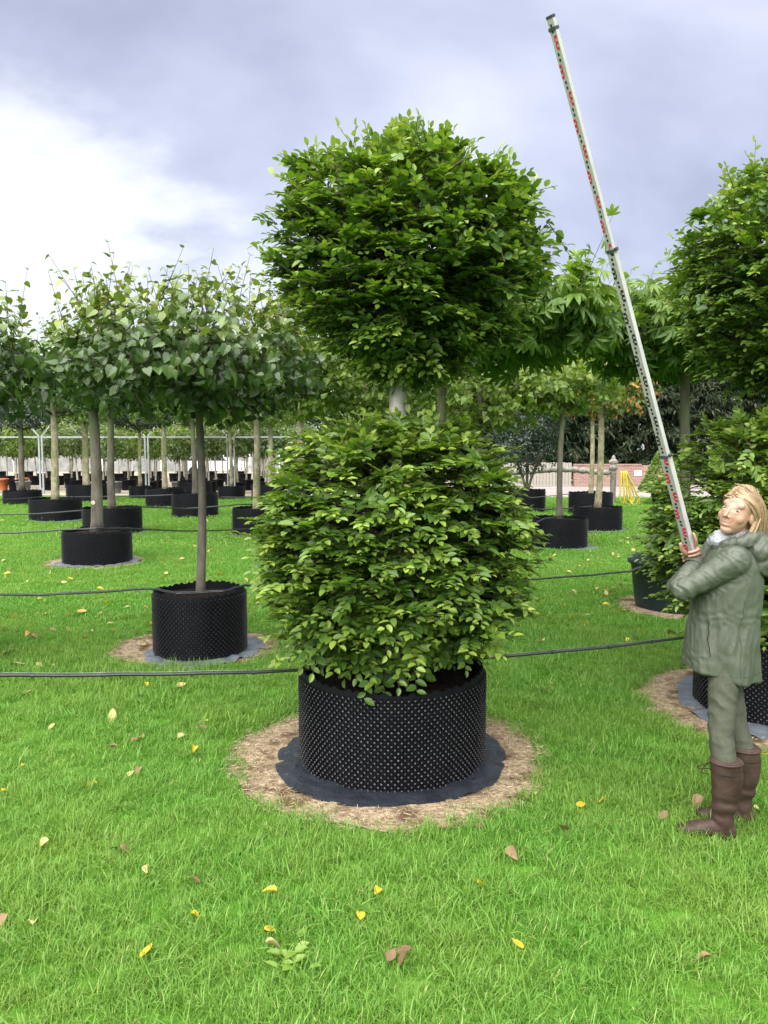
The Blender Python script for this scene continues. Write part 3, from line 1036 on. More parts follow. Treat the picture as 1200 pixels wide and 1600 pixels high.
POTS = [
    # ul, ur, vb, vr, tree kind, trunk px width, bark, crown radius, z bottom, z top, name, pot label, tree label
    (47, 124, 816, 781, 'lime', 12, 'bark_pale', 1.25, 2.65, 3.95, 'lime_tree', 'wide black pot of the mottled trunk, beside the white-scarred trunk\'s pot', 'lime with pale mottled trunk left of the white-scarred trunk'),
    (130, 218, 838, 796, 'lime', 12, 'bark_grey', 1.2, 2.5, 3.8, 'lime_tree', 'black pot touching the outline of the white-scarred trunk\'s pot, further back', 'lime with freckled grey trunk just behind the white-scarred trunk'),
    (6, 62, 790, 768, 'ever', 9, 'bark_grey', 1.25, 2.35, 3.7, 'oak_tree', 'black pot in front of the orange plant pots', 'dark narrow-leaved tree standing in front of the orange plant pots'),
    (105, 165, 785, 758, 'plane', 11, 'bark_pale', 1.25, 2.6, 3.9, 'plane_tree', 'black pot at the gravel edge holding a flaking pale trunk', 'flaking pale-trunked plane at the gravel edge behind the freckled lime'),
    (202, 236, 780, 760, 'ever', 6, 'bark_pale', 1.0, 2.4, 3.5, 'oak_tree', 'small black pot beside the first white frame post', 'thin speckled tree against the white frame post near the gravel'),
    (228, 288, 793, 764, 'plane', 9, 'bark_pale', 1.2, 2.55, 3.8, 'plane_tree', 'black pot with a grey hose end resting on its rim', 'lichen-spotted plane whose pot has a hose end on its rim'),
    (278, 330, 778, 753, 'lime', 7, 'bark_grey', 1.1, 2.6, 3.8, 'lime_tree', 'black pot furthest behind the slim-trunked lime, at the gravel', 'lime at the gravel hidden behind the slim grey trunk'),
    (269, 339, 809, 772, 'plane', 9, 'bark_grey', 1.15, 2.65, 3.9, 'plane_tree', 'black pot seen on both sides of the slim grey trunk', 'plane directly behind the slim grey trunk'),
    (341, 382, 781, 761, 'plane', 6, 'bark_pale', 1.1, 2.5, 3.7, 'plane_tree', 'low black pot in front of the curved white frame post', 'thin pale plane in front of the curved white frame post'),
    (363, 437, 838, 796, 'lime', 12, 'bark_pale', 1.2, 2.5, 3.8, 'lime_tree', 'black pot half hidden by the two-tiered hornbeam\'s skirt, on its lime side', 'lime with lichened trunk close beside the hornbeam\'s leafy skirt'),
    (393, 450, 785, 758, 'plane', 9, 'bark_pale', 1.2, 2.5, 3.7, 'plane_tree', 'black pot behind the lichened lime\'s pot', 'pale plane just behind the lichened lime'),
    (834, 918, 860, 812, 'plane', 10, 'bark_grey', 1.0, 2.4, 3.45, 'plane_tree', 'black pot on the rope-barrier side holding a straight freckled trunk', 'light green plane with straight freckled trunk between hornbeam and levelling staff'),
    (897, 972, 832, 794, 'autumn', 11, 'bark_pale', 1.0, 2.5, 3.75, 'plane_tree', 'black pot of the tree with orange leaves', 'mottled plane with orange autumn leaves among the green'),
    (890, 957, 806, 771, 'autumn', 8, 'bark_pale', 1.0, 2.7, 3.7, 'plane_tree', 'black pot directly behind the orange-leaved tree\'s pot', 'pale trunk hidden directly behind the orange-leaved plane'),
]
for i, (ul, ur, vb, vr, kd, tw, bk, cr_, z0, z1, nm, plab, tlab) in enumerate(POTS):
    p_, r_, h_ = pot_px(ul, ur, vb, vr)
    air_pot(p_, r_, h_, plab, 2, PG, 0.05)
    if p_.y < 19.5:
        liner(p_ + Vector((.05, -.03, 0)), r_ * 1.22, 'pale plastic sheet under the ' + tlab.split(' with ')[0].split(' left')[0] + ' ' + ['beside the scarred trunk', 'behind the scarred trunk', '', '', '', '', '', 'behind the slim trunk', '', 'beside the hornbeam skirt', '', 'with straight freckled trunk', 'with orange leaves', ''][i], M['liner_grey'], 60 + i, 0.09)
    rr = tw / 2 / 1200 * p_.y
    dense = 300 if kd != 'ever' else 520
    xo = {11: 0.0, 12: 0.15}.get(i, 0)
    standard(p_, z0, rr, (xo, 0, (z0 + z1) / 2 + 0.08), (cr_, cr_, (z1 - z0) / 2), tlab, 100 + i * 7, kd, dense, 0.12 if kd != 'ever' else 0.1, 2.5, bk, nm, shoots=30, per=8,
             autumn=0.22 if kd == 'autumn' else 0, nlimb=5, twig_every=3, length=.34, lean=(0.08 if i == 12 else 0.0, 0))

# row two, behind the hornbeam: big drooping compound leaves trained flat
pP1 = Vector((0.60, 7.75, 0))
air_pot(pP1, 0.45, 0.52, 'black studded pot hidden behind the hornbeam skirt', 2, PG)
standard(pP1, 2.55, 0.050, (0.32, 0.0, 3.10), (1.22, 1.1, 0.33), 'tree with big drooping light green leaves spreading from behind the hornbeam head', 301, 'palm', 520, 0.175, 2.6, 'bark_grey',
         'horse_chestnut_tree', k=300, shoots=26, per=5, length=0.4, hang=0.6, inner=.3)
pP2 = Vector((3.42, 8.72, 0))
t = thing('plant_pot', pP2, 'dark green smooth plastic pot with rolled rim, half behind the clipped hedge', 'pot')
mb = MB().revolve([(.50, 0), (.52, .1), (.565, .50), (.6, .505), (.605, .55), (.585, .558), (.56, .54), (.545, .44)], 72)
mb.obj('wall', M['pot_green'], t, True)
MB().revolve([(0.001, .46), (.3, .455), (.55, .44)], 40).obj('soil', M['soil'], t)
DISCS.append((pP2.x, pP2.y, 0.56))
ring(pP2 + Vector((-.02, 0, 0)), 0.72, 71, 900)
standard(pP2, 2.6, 0.065, (0.1, 0.0, 3.16), (1.25, 1.1, 0.40), 'tree with big drooping leaves growing in the dark green smooth pot', 311, 'palm', 540, 0.175, 2.6, 'bark_grey',
         'horse_chestnut_tree', k=300, shoots=26, per=5, length=0.4, hang=0.6, inner=.3)
# row three, behind hornbeam
pP3 = Vector((1.75, 14.3, 0))
air_pot(pP3, 0.5, 0.52, 'black pot far behind the hornbeam skirt, out of sight of the gravel', 2, PG)
standard(pP3, 2.2, 0.072, (0.0, 0, 2.95), (1.35, 1.2, 0.75), 'light green plane with knobbly trunk showing between the hornbeam tiers', 321, 'plane', 420, 0.13, 2.4, 'bark_grey', 'plane_tree', shoots=30)
pP4 = Vector((-0.35, 15.5, 0))
air_pot(pP4, 0.5, 0.52, 'black pot hidden straight behind the hornbeam trunk', 2, PG)
standard(pP4, 2.2, 0.072, (0.0, 0, 3.05), (1.3, 1.2, 0.85), 'yellow-green plane straight behind the hornbeam trunk', 323, 'plane', 420, 0.13, 2.4, 'bark_pale', 'plane_tree', shoots=40)
pP5 = Vector((-1.55, 14.2, 0))
air_pot(pP5, 0.5, 0.52, 'black pot behind the hornbeam skirt next to the lichened lime', 2, PG)
standard(pP5, 2.3, 0.07, (0.0, 0, 3.45), (1.0, 1.1, 1.05), 'tall yellow-green plane between the umbrella lime and the hornbeam head', 327, 'plane', 420, 0.13, 2.4, 'bark_pale', 'plane_tree', shoots=40)

# multi-stemmed dark evergreen
p4, r4, h4 = pot_px(795, 852, 801, 766)
air_pot(p4, r4, h4, 'black pot of the dark multi-stemmed evergreen', 2, PG)
t = thing('evergreen_shrub', p4, 'dark glossy multi-stemmed evergreen in front of the pale board fence', 'shrub')
for i in range(6):
    a = i * 1.05 + .3
    tt_ = np.linspace(0, 1, 8)[:, None]
    end = np.array([math.cos(a) * .55, math.sin(a) * .4, 1.75])
    pts = np.array([math.cos(a) * .08, math.sin(a) * .08, h4 - .08]) * (1 - tt_) + end * tt_
    pts[:, :2] *= 0.4 + 0.6 * tt_
    MB().tube(pts, np.linspace(.04, .02, 8), 6).obj('stem', M['bark_grey'], t, True)
L, sg = lime_crown((0, 0, 2.35), (1.05, 1.0, 1.15), 2.4, 900, 401, 0.085, 8, 0.22, shoots=20)
c = tag(link('crown', leaf_mesh('crown', TPL_HORN_LO, L, M['evergreen']), t), kind='stuff')

# clipped cone by the road
pc = G(1040, 790)
pc = Vector((pc.x, pc.y + .3, 0))
t = thing('topiary_cone', pc, 'small bright green clipped cone beside the road', 'topiary')
MB().revolve([(.28, 0), (.34, .3), (.36, .3), (.36, .33), (.3, .33), (.001, .28)], 24).obj('pot', M['pot'], t, True)
MB().tube([(0, 0, .25), (0, 0, 1.2)], [.04, .02], 8).obj('trunk', M['bark_dark'], t)
rg = np.random.default_rng(5)
n = 5200
z = 1 - np.sqrt(rg.random(n))
th = rg.uniform(0, 6.283, n)
rr = (0.74 * (1 - z) ** 0.8 * (1 + .05 * np.sin(th * 3 + z * 7)) + .02) * rg.uniform(.86, 1.04, n)
rr *= np.clip((z + .04) * 9, .3, 1)
p = np.stack([rr * np.cos(th), rr * np.sin(th), .36 + z * 1.5], 1)
o_ = np.stack([np.cos(th), np.sin(th), 0 * th + .5], 1)
L = {'p': p, 'd': o_ + rg.normal(size=(n, 3)) * .6, 'n': o_ + rg.normal(size=(n, 3)) * .5 + np.array([0, 0, .6]), 's': rg.uniform(.05, .09, n), 't': rg.random(n)}
tag(link('crown', leaf_mesh('crown', TPL_HORN_LO, L, M['box_leaf']), t), kind='stuff')
# ------------------------------------------------------------------ far nursery rows on the gravel
def blob_crown(c, rad, e, n, seed, leaf, mat, tpl=TPL_LIME_LO, inner=.35):
    L, sg = lime_crown(c, rad, e, n, seed, leaf, 6, leaf * 2.6, inner=inner, shoots=0)
    return leaf_mesh('crown', tpl, L, mat)


ycrowns = [blob_crown((0, 0, 2.12), (0.5, 0.5, 0.68), 3.6, 150, 500 + i, 0.12, M[m_]) for i, m_ in enumerate(('young', 'young', 'young', 'lime', 'plane', 'evergreen'))]
ytr = []
for i in range(3):
    pts, rad = trunk_pts(1.6, 0.042, 0.03, 600 + i, 0.02)
    pts[:, 2] += 0.35
    ytr.append(MB().tube(pts, rad, 7).mesh('trunk', M['bark_white' if i != 1 else 'bark_pale'], True))
fp_wall = MB().revolve([(.30, 0), (.34, .42), (.365, .42), (.365, .45), (.34, .45), (.33, .36)], 20).mesh('wall', M['pot'], True)
fp_soil = MB().revolve([(.001, .38), (.335, .37)], 16).mesh('soil', M['soil'])
fp_orange = MB().revolve([(.22, 0), (.27, .42), (.30, .42), (.30, .5), (.27, .5), (.25, .4)], 20).mesh('wall', M['terracotta'], True)
fp_grey = MB().revolve([(.24, 0), (.29, .42), (.31, .42), (.31, .47), (.28, .47), (.27, .38)], 20).mesh('wall', M['greypot'], True)
rg = np.random.default_rng(77)
for row, (Y, x0, x1, dx) in enumerate([(31.3, -16.5, -4.2, 1.32), (33.2, -17.5, -3.6, 1.26), (35.4, -18.5, -3.2, 1.25), (38.0, -20, -3, 1.3), (41.5, -21.5, -2.5, 1.35), (45.5, -23, -2, 1.5)]):
    x = x0 + rg.uniform(0, .5)
    while x < x1:
        xx, yy = x + rg.uniform(-.12, .12), Y + rg.uniform(-.25, .25)
        if row > 0 or rg.random() > 0.18:
            q = rg.random()
            pt = thing('container_pot', (xx, yy, 0), 'small black container pot in the rows on the gravel', 'pot', 'container pots in rows on the gravel')
            if row == 0 and q < 0.2:
                pt['label'] = 'small grey container pot at the front of the rows on gravel'
                pt['group'] = 'grey pots on the gravel'
            link('wall', fp_grey if row == 0 and q < 0.2 else fp_wall, pt)
            link('soil', fp_soil, pt).scale = (.8, .8, 1) if row == 0 and q < .2 else (1, 1, 1)
            tt = thing('young_tree', (xx, yy, 0), 'young block-headed tree with thin pale trunk in the gravel rows', 'tree', 'young trees in rows on the gravel', rg.uniform(0, 6.28))
            s = rg.uniform(.92, 1.12)
            tt.scale = (s, s, s)
            link('trunk', ytr[rg.integers(3)], tt)
            ck = rg.integers(5 if row < 3 else 6)
            tag(link('crown', ycrowns[ck], tt), kind='stuff')
        x += dx * rg.uniform(.85, 1.15)
for u, v_ in ((-2, 766), (30, 765)):
    g_ = G(u, v_)
    pt = thing('flower_pot', (g_.x, g_.y + .3, 0), 'bright orange terracotta pot standing on the gravel', 'pot', 'orange pots on the gravel')
    link('wall', fp_orange, pt)
    link('soil', fp_soil, pt).scale = (.75, .75, 1.1)

# white tubular frames over the rows
M['white_metal'] = noisy('white_metal', (0.25, 0.265, 0.28), (0.34, 0.35, 0.36), scale=4, rough=0.45)
Yf = 30.6
xs = [(u - 600) / 1200 * Yf for u in (-40, 63, 145, 228, 356, 362, 450)]


def frame(x0, x1, label, y=Yf, h=2.22, curved=False):
    t = thing('metal_frame', ((x0 + x1) / 2, y, 0), label, 'frame', 'white metal frames')
    w2 = (x1 - x0) / 2
    for s in (-1, 1):
        th = .055
        MB().box((s * w2, 0, h / 2), (th, th, h)).obj('post', M['white_metal'], t)
    MB().box((0, 0, h + .032), (2 * w2 + .08, .06, .06)).obj('beam', M['white_metal'], t)
    for s in (-1, 1):
        MB().tube([(s * w2, 0, h + .065), (s * (w2 - .75), 0, h + .95)], .026, 6).obj('brace', M['white_metal'], t)
    MB().tube([(-w2 + .75, 0, h + .95), (-w2 + 1.2, .5, h + .2)], .02, 6).obj('brace', M['white_metal'], t)
    # rear legs of the bay
    for s in (-1, 1):
        MB().box((s * w2, 6.0, h / 2), (.05, .05, h)).obj('rear_post', M['white_metal'], t)
        MB().box((s * w2, 3.0, h + .02), (.045, 5.9, .045)).obj('side_rail', M['white_metal'], t)
    return t


frame(xs[0] - 3, xs[1] - .0, 'white tubular frame beginning beside the orange pots')
frame(xs[1] + .12, xs[3], 'white tubular frame spanning behind the white-scarred and freckled trunks')
frame(xs[3] + .12, xs[4], 'white tubular frame spanning behind the slim grey trunk')
frame(xs[5] + .12, xs[6] + 3.0, 'white tubular frame disappearing behind the hornbeam skirt')

# pale glasshouse wall behind the rows
M['glasshouse'] = noisy('glasshouse', (0.15, 0.16, 0.16), (0.30, 0.30, 0.29), scale=1.5, rough=0.4)
M['white_paint'] = noisy('white_paint', (0.7, 0.7, 0.7), (0.8, 0.8, 0.8), scale=2, rough=0.4)
t = thing('glasshouse', (-16, 60, 0), 'long pale glasshouse wall glimpsed between the thin trunks', 'glasshouse')
for i in range(14):
    MB().box((-14 + i * 2.3, 0, 1.05), (2.2, .1, 2.1)).obj('panel', M['glasshouse'], t)
    MB().box((-15.15 + i * 2.3, -.02, 1.08), (.08, .16, 2.16)).obj('post', M['white_paint'], t)
MB().box((0.9, 0, 2.22), (33, .3, .16)).obj('gutter', M['white_paint'], t)

# parked car glimpsed between the trunks
M['car_paint'] = noisy('car_paint', (0.70, 0.71, 0.73), (0.75, 0.76, 0.78), scale=1, rough=0.25, spec=0.6)
M['car_glass'] = noisy('car_glass', (0.02, 0.022, 0.025), (0.03, 0.032, 0.035), scale=1, rough=0.1, spec=0.7)
M['red_lens'] = noisy('red_lens', (0.5, 0.02, 0.03), (0.6, 0.03, 0.04), scale=3, rough=0.3)
M['rubber'] = noisy('rubber', (0.012, 0.012, 0.012), (0.02, 0.02, 0.02), scale=9, rough=0.8)
t = thing('parked_car', (-11.0, 50.5, 0), 'white parked car glimpsed between the far thin trunks', 'car')
prof = [(-2.0, .35), (2.05, .35), (2.1, .7), (1.9, .9), (1.0, 1.0), (.5, 1.42), (-1.2, 1.45), (-1.95, 1.0), (-2.1, .75)]


def prism(prof, y0, y1):
    n = len(prof)
    V = [(x, y0, z) for x, z in prof] + [(x, y1, z) for x, z in prof]
    me = bpy.data.meshes.new('body')
    me.from_pydata(V, [], [list(range(n))[::-1], list(range(n, 2 * n))] + [(i, (i + 1) % n, n + (i + 1) % n, n + i) for i in range(n)])
    return me


me = prism(prof, -.85, .85)
me.materials.append(M['car_paint'])
link('body', me, t)
for y in (-.857, .857):
    me = prism([(.85, 1.0), (.45, 1.36), (-.3, 1.38), (-.3, 1.0)], y - .004, y + .004)
    me.materials.append(M['car_glass'])
    link('side_window', me, t)
    me = prism([(-.38, 1.0), (-.38, 1.38), (-1.15, 1.38), (-1.7, 1.0)], y - .004, y + .004)
    me.materials.append(M['car_glass'])
    link('side_window', me, t)
    MB().box((-2.03, y * .8, .85), (.12, .22, .2)).obj('tail_light', M['red_lens'], t)
    for x in (-1.3, 1.3):
        MB().tube([(x, y * .84, .32), (x, y * 1.02, .32)], .32, 18).obj('wheel', M['rubber'], t)

# ------------------------------------------------------------------ right: rope barrier, hose, fence, wall, conifers
M['rope'] = noisy('rope', (0.13, 0.12, 0.105), (0.30, 0.28, 0.25), scale=14, rough=0.9, bump=0.6)
M['hose'] = noisy('hose', (0.48, 0.40, 0.05), (0.56, 0.47, 0.08), scale=5, rough=0.45)
M['board'] = noisy('board', (0.25, 0.23, 0.195), (0.34, 0.315, 0.275), scale=5, rough=0.85, stretch=(1, 1, .15))
m_, t_, b_ = newmat('brick')
tcn = nn(t_, 'ShaderNodeTexCoord')
mp = nn(t_, 'ShaderNodeMapping')
mp.inputs['Rotation'].default_value = (math.pi / 2, 0, 0)
t_.links.new(tcn.outputs['Object'], mp.inputs[0])
bk = nn(t_, 'ShaderNodeTexBrick', Scale=1.0)
bk.inputs['Color1'].default_value = (0.20, 0.088, 0.066, 1)
bk.inputs['Color2'].default_value = (0.28, 0.155, 0.12, 1)
bk.inputs['Mortar'].default_value = (0.30, 0.27, 0.24, 1)
bk.inputs['Brick Width'].default_value = 0.225
bk.inputs['Row Height'].default_value = 0.075
bk.inputs['Mortar Size'].default_value = 0.009
t_.links.new(mp.outputs[0], bk.inputs['Vector'])
t_.links.new(bk.outputs[0], b_.inputs['Base Color'])
b_.inputs['Roughness'].default_value = .9
M['brick'] = m_
YW = 36.4
wx = lambda u, y: (u - 600) / 1200 * y
x0, x1 = wx(896, YW), wx(1040, YW)
t = thing('brick_wall', ((x0 + x1) / 2, YW, 0), 'low red brick wall across the road with a small white notice', 'wall')
MB().box((0, 0, .5), (x1 - x0, .24, 1.0)).obj('wall_face', M['brick'], t)
MB().box((-.6, -.005, 1.035), (x1 - x0 - 1.2, .28, .065)).obj('coping', M['brick'], t)
sg_ = thing('notice_board', (wx(995, YW), YW - .13, .52), 'small blank white notice fixed on the brick wall', 'sign')
MB().box((0, 0, 0.12), (.34, .015, .24)).obj('plate', M['white_paint'], sg_)
MB().box((0, -.009, 0.12), (.26, .004, .05)).obj('faded_panel', M['greypot'], sg_).location = (0, 0, .05)
x0, x1 = wx(690, YW), wx(895, YW)
t = thing('board_fence', ((x0 + x1) / 2, YW, 0), 'pale weathered vertical board fence joining the brick wall', 'fence')
nb = int((x1 - x0) / .15)
bm_ = [MB().box((0, 0, .56 + k * .006), (.135, .022, 1.12 + k * .012)).mesh('board', M['board']) for k in range(3)]
for i in range(nb):
    o = link('board', bm_[i % 3], t, (-(x1 - x0) / 2 + (i + .5) * .15, 0.004 * (i % 2), 0))
MB().box((0, .05, .3), (x1 - x0, .05, .08)).obj('rail', M['board'], t)
MB().box((0, .05, .85), (x1 - x0, .05, .08)).obj('rail', M['board'], t)

pr = G(957, 788)
t = thing('barrier_post', (pr.x, pr.y, 0), 'carved grey post with finial carrying the thick rope, yellow hose hung on it', 'post')
MB().revolve([(.09, 0), (.09, 1.0), (.10, 1.02), (.10, 1.06), (.07, 1.08)], 16).obj('shaft', M['rope'], t, True)
MB().revolve([(.07, 1.08), (.13, 1.13), (.15, 1.2), (.12, 1.26), (.09, 1.28), (.14, 1.33), (.15, 1.4), (.09, 1.45), (.06, 1.47), (.07, 1.5), (.04, 1.56), (.001, 1.6)], 16).obj('finial', M['rope'], t, True)
t = thing('rope_barrier', (pr.x - 3.2, pr.y, 0), 'thick knotted grey rope hung between posts above the lawn edge', 'rope')
for xx in (-1.7,):
    MB().revolve([(.07, 0), (.07, 1.0), (.04, 1.05), (.001, 1.06)], 14, (xx, 0, 0)).obj('post', M['rope'], t, True)
n = 120
s_ = np.linspace(-3.0, 3.1, n)
zz_ = 1.08 - .05 * np.cos(s_ * 1.03 * 2) + .012 * np.sin(s_ * 17)
rad = .075 + .022 * np.abs(np.sin(s_ * 9)) + .012 * np.sin(s_ * 23 + 1)
MB().tube(np.stack([s_, .03 * np.sin(s_ * 9), zz_], 1), rad, 9).obj('rope', M['rope'], t, True)
t = thing('yellow_hose', (pr.x + .25, pr.y - .14, 0), 'bright yellow garden hose in long loops on the carved post', 'hose')
rg = np.random.default_rng(3)
for i in range(9):
    x_t = rg.uniform(-.06, .16)
    sp_ = .08 + i * .055
    yb = rg.uniform(-.12, .0)
    s_ = np.linspace(0, 1, 26)
    # hangs from the post top to the ground and back
    xl = x_t - .02 + (sp_ * .5 - .1) * np.minimum(s_ * 2, 1) ** 2
    pts = []
    for q in s_:
        ang = q * 2 * math.pi
        zc = .57 + .5 * math.cos(ang)
        wdt = (.03 + .20 * (1 - (zc - .07) / 1.0) ** 1.5) * (0.6 + i * .09)
        pts.append((x_t + math.sin(ang) * wdt + (1 - zc) * sp_ * .7, yb + .04 * math.sin(ang), max(zc * rg.uniform(.99, 1.01) - .05 * (i % 3) * (zc < .5), .025)))
    MB().tube(pts, .016, 6).obj('loop', M['hose'], t, True)

# dark conifers behind the wall
def conifer(x, y, h, r, seed, label, mat='conifer'):
    t = thing('conifer_tree', (x, y, 0), label, 'tree', 'conifers behind the brick wall')
    rg = np.random.default_rng(seed)
    MB().tube([(0, 0, 0), (0, 0, h * .9)], [.2, .05], 8).obj('trunk', M['bark_dark'], t)
    nb_ = 240
    Ls = []
    for i in range(nb_):
        z = h * rg.uniform(.04, 1) ** .8
        a = rg.uniform(0, 6.283)
        ln = r * (1 - z / h) ** .55 * rg.uniform(.75, 1.15) + .2
        m = 60
        q = np.sqrt(rg.random(m))[:, None]
        d = np.array([math.cos(a), math.sin(a), -.25])
        p = np.array([0, 0, z]) + d * ln * q + rg.normal(size=(m, 3)) * np.array([.14, .14, .10])
        Ls.append({'p': p, 'd': d + rg.normal(size=(m, 3)) * .6 + np.array([0, 0, -.3]), 'n': np.array([0, 0, 1.0]) + rg.normal(size=(m, 3)) * .6,
                   's': rg.uniform(.22, .42, m), 't': np.clip(rg.random(m) * .6 + .4 * (q[:, 0] > .8) * rg.random(m), 0, 1)})
    tag(link('crown', leaf_mesh('crown', leaf_tpl([0, .5, 1], [(0, .05), (.5, .13), (1, 0)], .3, .3), cat(*Ls), M[mat]), t), kind='stuff')


for i, (u, y, h, r, lab) in enumerate([(870, 40, 7.5, 2.6, 'dark conifer behind the joint of fence and brick wall'), (940, 41, 8.2, 2.7, 'dark conifer behind the rope post'),
                                       (1010, 40.0, 7.6, 2.8, 'dark conifer behind the white notice'), (1085, 41, 8.5, 3.0, 'dark conifer behind the clipped cone'),
                                       (800, 41.5, 7.0, 2.6, 'dark conifer behind the pale board fence'), (730, 42, 6.8, 2.5, 'dark conifer behind the hidden end of the board fence'),
                                       (1170, 42, 8.0, 3.0, 'dark conifer behind the clipped hedge at the road')]):
    conifer(wx(u, y), y, h, r, 900 + i, lab)

# far broadleaved trees closing the view
def far_tree(x, y, h, r, seed, lab, mat='backdrop_leaf'):
    t = thing('far_tree', (x, y, 0), lab, 'tree', 'far trees closing the view')
    MB().tube([(0, 0, 0), (.1, 0, h * .6)], [.25, .12], 8).obj('trunk', M['bark_dark'], t)
    L, sg = lime_crown((0, 0, h * .56), (r, r, h * .45), 2.2, 620, seed, .34, 6, .9, lumpa=.16)
    tag(link('crown', leaf_mesh('crown', TPL_LIME_LO, L, M[mat]), t), kind='stuff')


rg = np.random.default_rng(8)
for i, (u, y, h, r, lab) in enumerate([(-60, 66, 8.5, 4.6, 'far tree above the orange pots'), (60, 64, 9, 4.6, 'far tree above the first white frame post'), (165, 66, 8.2, 4.5, 'far tree above the freckled lime\'s pot'),
                                       (265, 64, 8.8, 4.6, 'far tree behind the second white frame'), (370, 66, 8.4, 4.6, 'far tree behind the curved white post'), (470, 63, 9.0, 4.4, 'far tree behind the gap before the hornbeam'),
                                       (570, 60, 8.4, 4.3, 'far tree behind the hornbeam trunk'), (660, 55, 7.6, 3.8, 'far tree beyond the board fence end'), (760, 57, 9.2, 4.2, 'far tree behind the conifers over the board fence'),
 (850, 58, 9.6, 4.4, 'far tree behind the conifers over the rope barrier'), (940, 57, 9.8, 4.4, 'far tree behind the conifers over the brick wall'), (1030, 58, 9.6, 4.4, 'far tree behind the conifers over the white notice'), (1130, 57, 10, 4.6, 'far tree behind the conifers past the clipped cone')]):
    far_tree(wx(u, y), y, h, r, 950 + i, lab)
# fresh green shrub glimpsed between the tiers
t = thing('pale_shrub', (wx(555, 26), 26, 0), 'pale yellow-green feathery shrub between hornbeam skirt and umbrella lime', 'shrub')
MB().tube([(0, 0, 0), (0, 0, 1.6)], [.06, .03], 6).obj('stem', M['bark_dark'], t)
L, sg = lime_crown((0, 0, 1.8), (1.1, 1.0, 1.25), 2.2, 500, 990, 0.14, 6, .3)
tag(link('crown', leaf_mesh('crown', TPL_HORN_LO, L, M['young']), t), kind='stuff')
# ------------------------------------------------------------------ drip pipes
def drip_pipe(pts, label, r=0.0085, clip_step=0.42, sag=0.02, wire=True, n_per=14):
    pts = [np.array(p, float) for p in pts]
    out = []
    for a, b in zip(pts[:-1], pts[1:]):
        q = np.linspace(0, 1, n_per, endpoint=False)
        ln = np.linalg.norm(b - a)
        for x in q:
            p = a * (1 - x) + b * x
            p[2] -= sag * ln * 4 * x * (1 - x) * .5
            p[2] += 0.0015 * math.sin(x * 11 + a[0] * 7)
            out.append(p)
    out.append(pts[-1])
    out = np.array(out)
    base = out[0] * np.array([1, 1, 0])
    t = thing('drip_pipe', base, label, 'irrigation pipe', 'black drip pipes between the pots')
    loc = out - base
    MB().tube(loc, r, 8).obj('pipe', M['pipe'], t, True)
    if wire:
        w_ = loc + np.array([0, 0, r + .005])
        MB().tube(w_, .0022, 5).obj('wire', M['wire'], t, True)
    d = np.concatenate([[0], np.cumsum(np.linalg.norm(np.diff(loc, axis=0), axis=1))])
    s = clip_step * .4
    cm = None
    while s < d[-1]:
        p = np.array([np.interp(s, d, loc[:, k]) for k in range(3)])
        p2_ = np.array([np.interp(min(s + .01, d[-1]), d, loc[:, k]) for k in range(3)])
        tg = nrm(p2_ - p + 1e-9)
        MB().tube([p - tg * .006, p + tg * .006], r * 1.45, 8).obj('clip', M['pipe'], t)
        s += clip_step * random.uniform(.75, 1.25)
    return t


def onrow(u, v_, A, B):
    """point of a pipe seen at column u, standing on the row line A-B"""
    k = (u - 600) / 1200
    s = (k * A.y - A.x) / ((B.x - A.x) - k * (B.y - A.y))
    y = A.y + s * (B.y - A.y)
    return P(u, v_, y)


front = Vector((0, -.17, 0))
drip_pipe([onrow(-140, 1054, MAIN, RT), onrow(200, 1054, MAIN, RT), onrow(475, 1047, MAIN, RT) , MAIN + Vector((0, .1, .565)), onrow(757, 1028, MAIN, RT), onrow(1068, 997, MAIN, RT), RT + Vector((-.2, .1, .57))],
          'black drip pipe running through the straw-ringed pot to the woman', sag=0.012)
zA = hA + .006
drip_pipe([onrow(-160, 926, pA, pP2), onrow(60, 930, pA, pP2), Vector((pA.x - rA, pA.y - .12, zA + .02)), Vector((pA.x - .1, pA.y - rA * .93, zA + .022)), Vector((pA.x + rA * .7, pA.y - .25, zA + .02)), Vector((pA.x + rA, pA.y + .05, zA + .02)), onrow(500, 921, pA, pP2),
           onrow(700, 914, pA, pP2), onrow(838, 905, pA, pP2), onrow(985, 893, pA, pP2), Vector((pP2.x - .35, pP2.y - .2, .575))],
          'black drip pipe across the slim-trunked lime\'s pot rim to the dark green pot', sag=0.006)
p_R1 = pot_px(834, 918, 860, 812)[0]
p_R2 = pot_px(897, 972, 832, 794)[0]
p_C = pot_px(47, 124, 816, 781)[0]
p_K = pot_px(363, 437, 838, 796)[0]
p_D = pot_px(130, 218, 838, 796)[0]
p_H = pot_px(269, 339, 809, 772)[0]
drip_pipe([P(-60, 834, 11.6), P(20, 833, 11.75), P(100, 828, 11.8), P(150, 826, 11.75), P(200, 826, 12.3), P(300, 830, 13.5), P(410, 826, 15.2), P(470, 822, 15.8)], 'drip pipe past the white-scarred trunk\'s pot', sag=.004, r=.011)
drip_pipe([P(-40, 805, 17.5), P(60, 803, 18.0), P(125, 798, 18.3), P(190, 790, 15.75), P(290, 795, 17.6), P(345, 791, 17.8), P(375, 788, 16.0), P(470, 788, 17.5)], 'drip pipe past the mottled trunk\'s pot', sag=.003, r=.013, clip_step=1.0)
drip_pipe([P(-30, 783, 21), P(62, 777, 23), P(165, 776, 24), P(230, 775, 23.2), P(290, 772, 23), P(345, 777, 25), P(420, 777, 25.5)], 'drip pipe past the pots nearest the gravel', sag=.003, r=.013, clip_step=1.6)
drip_pipe([P(790, 832, 13.2), P(835, 818, 13.4), P(850, 811, 13.55), P(880, 806, 13.9)], 'short drip pipe rising to the freckled plane\'s pot', sag=.0, r=.011)
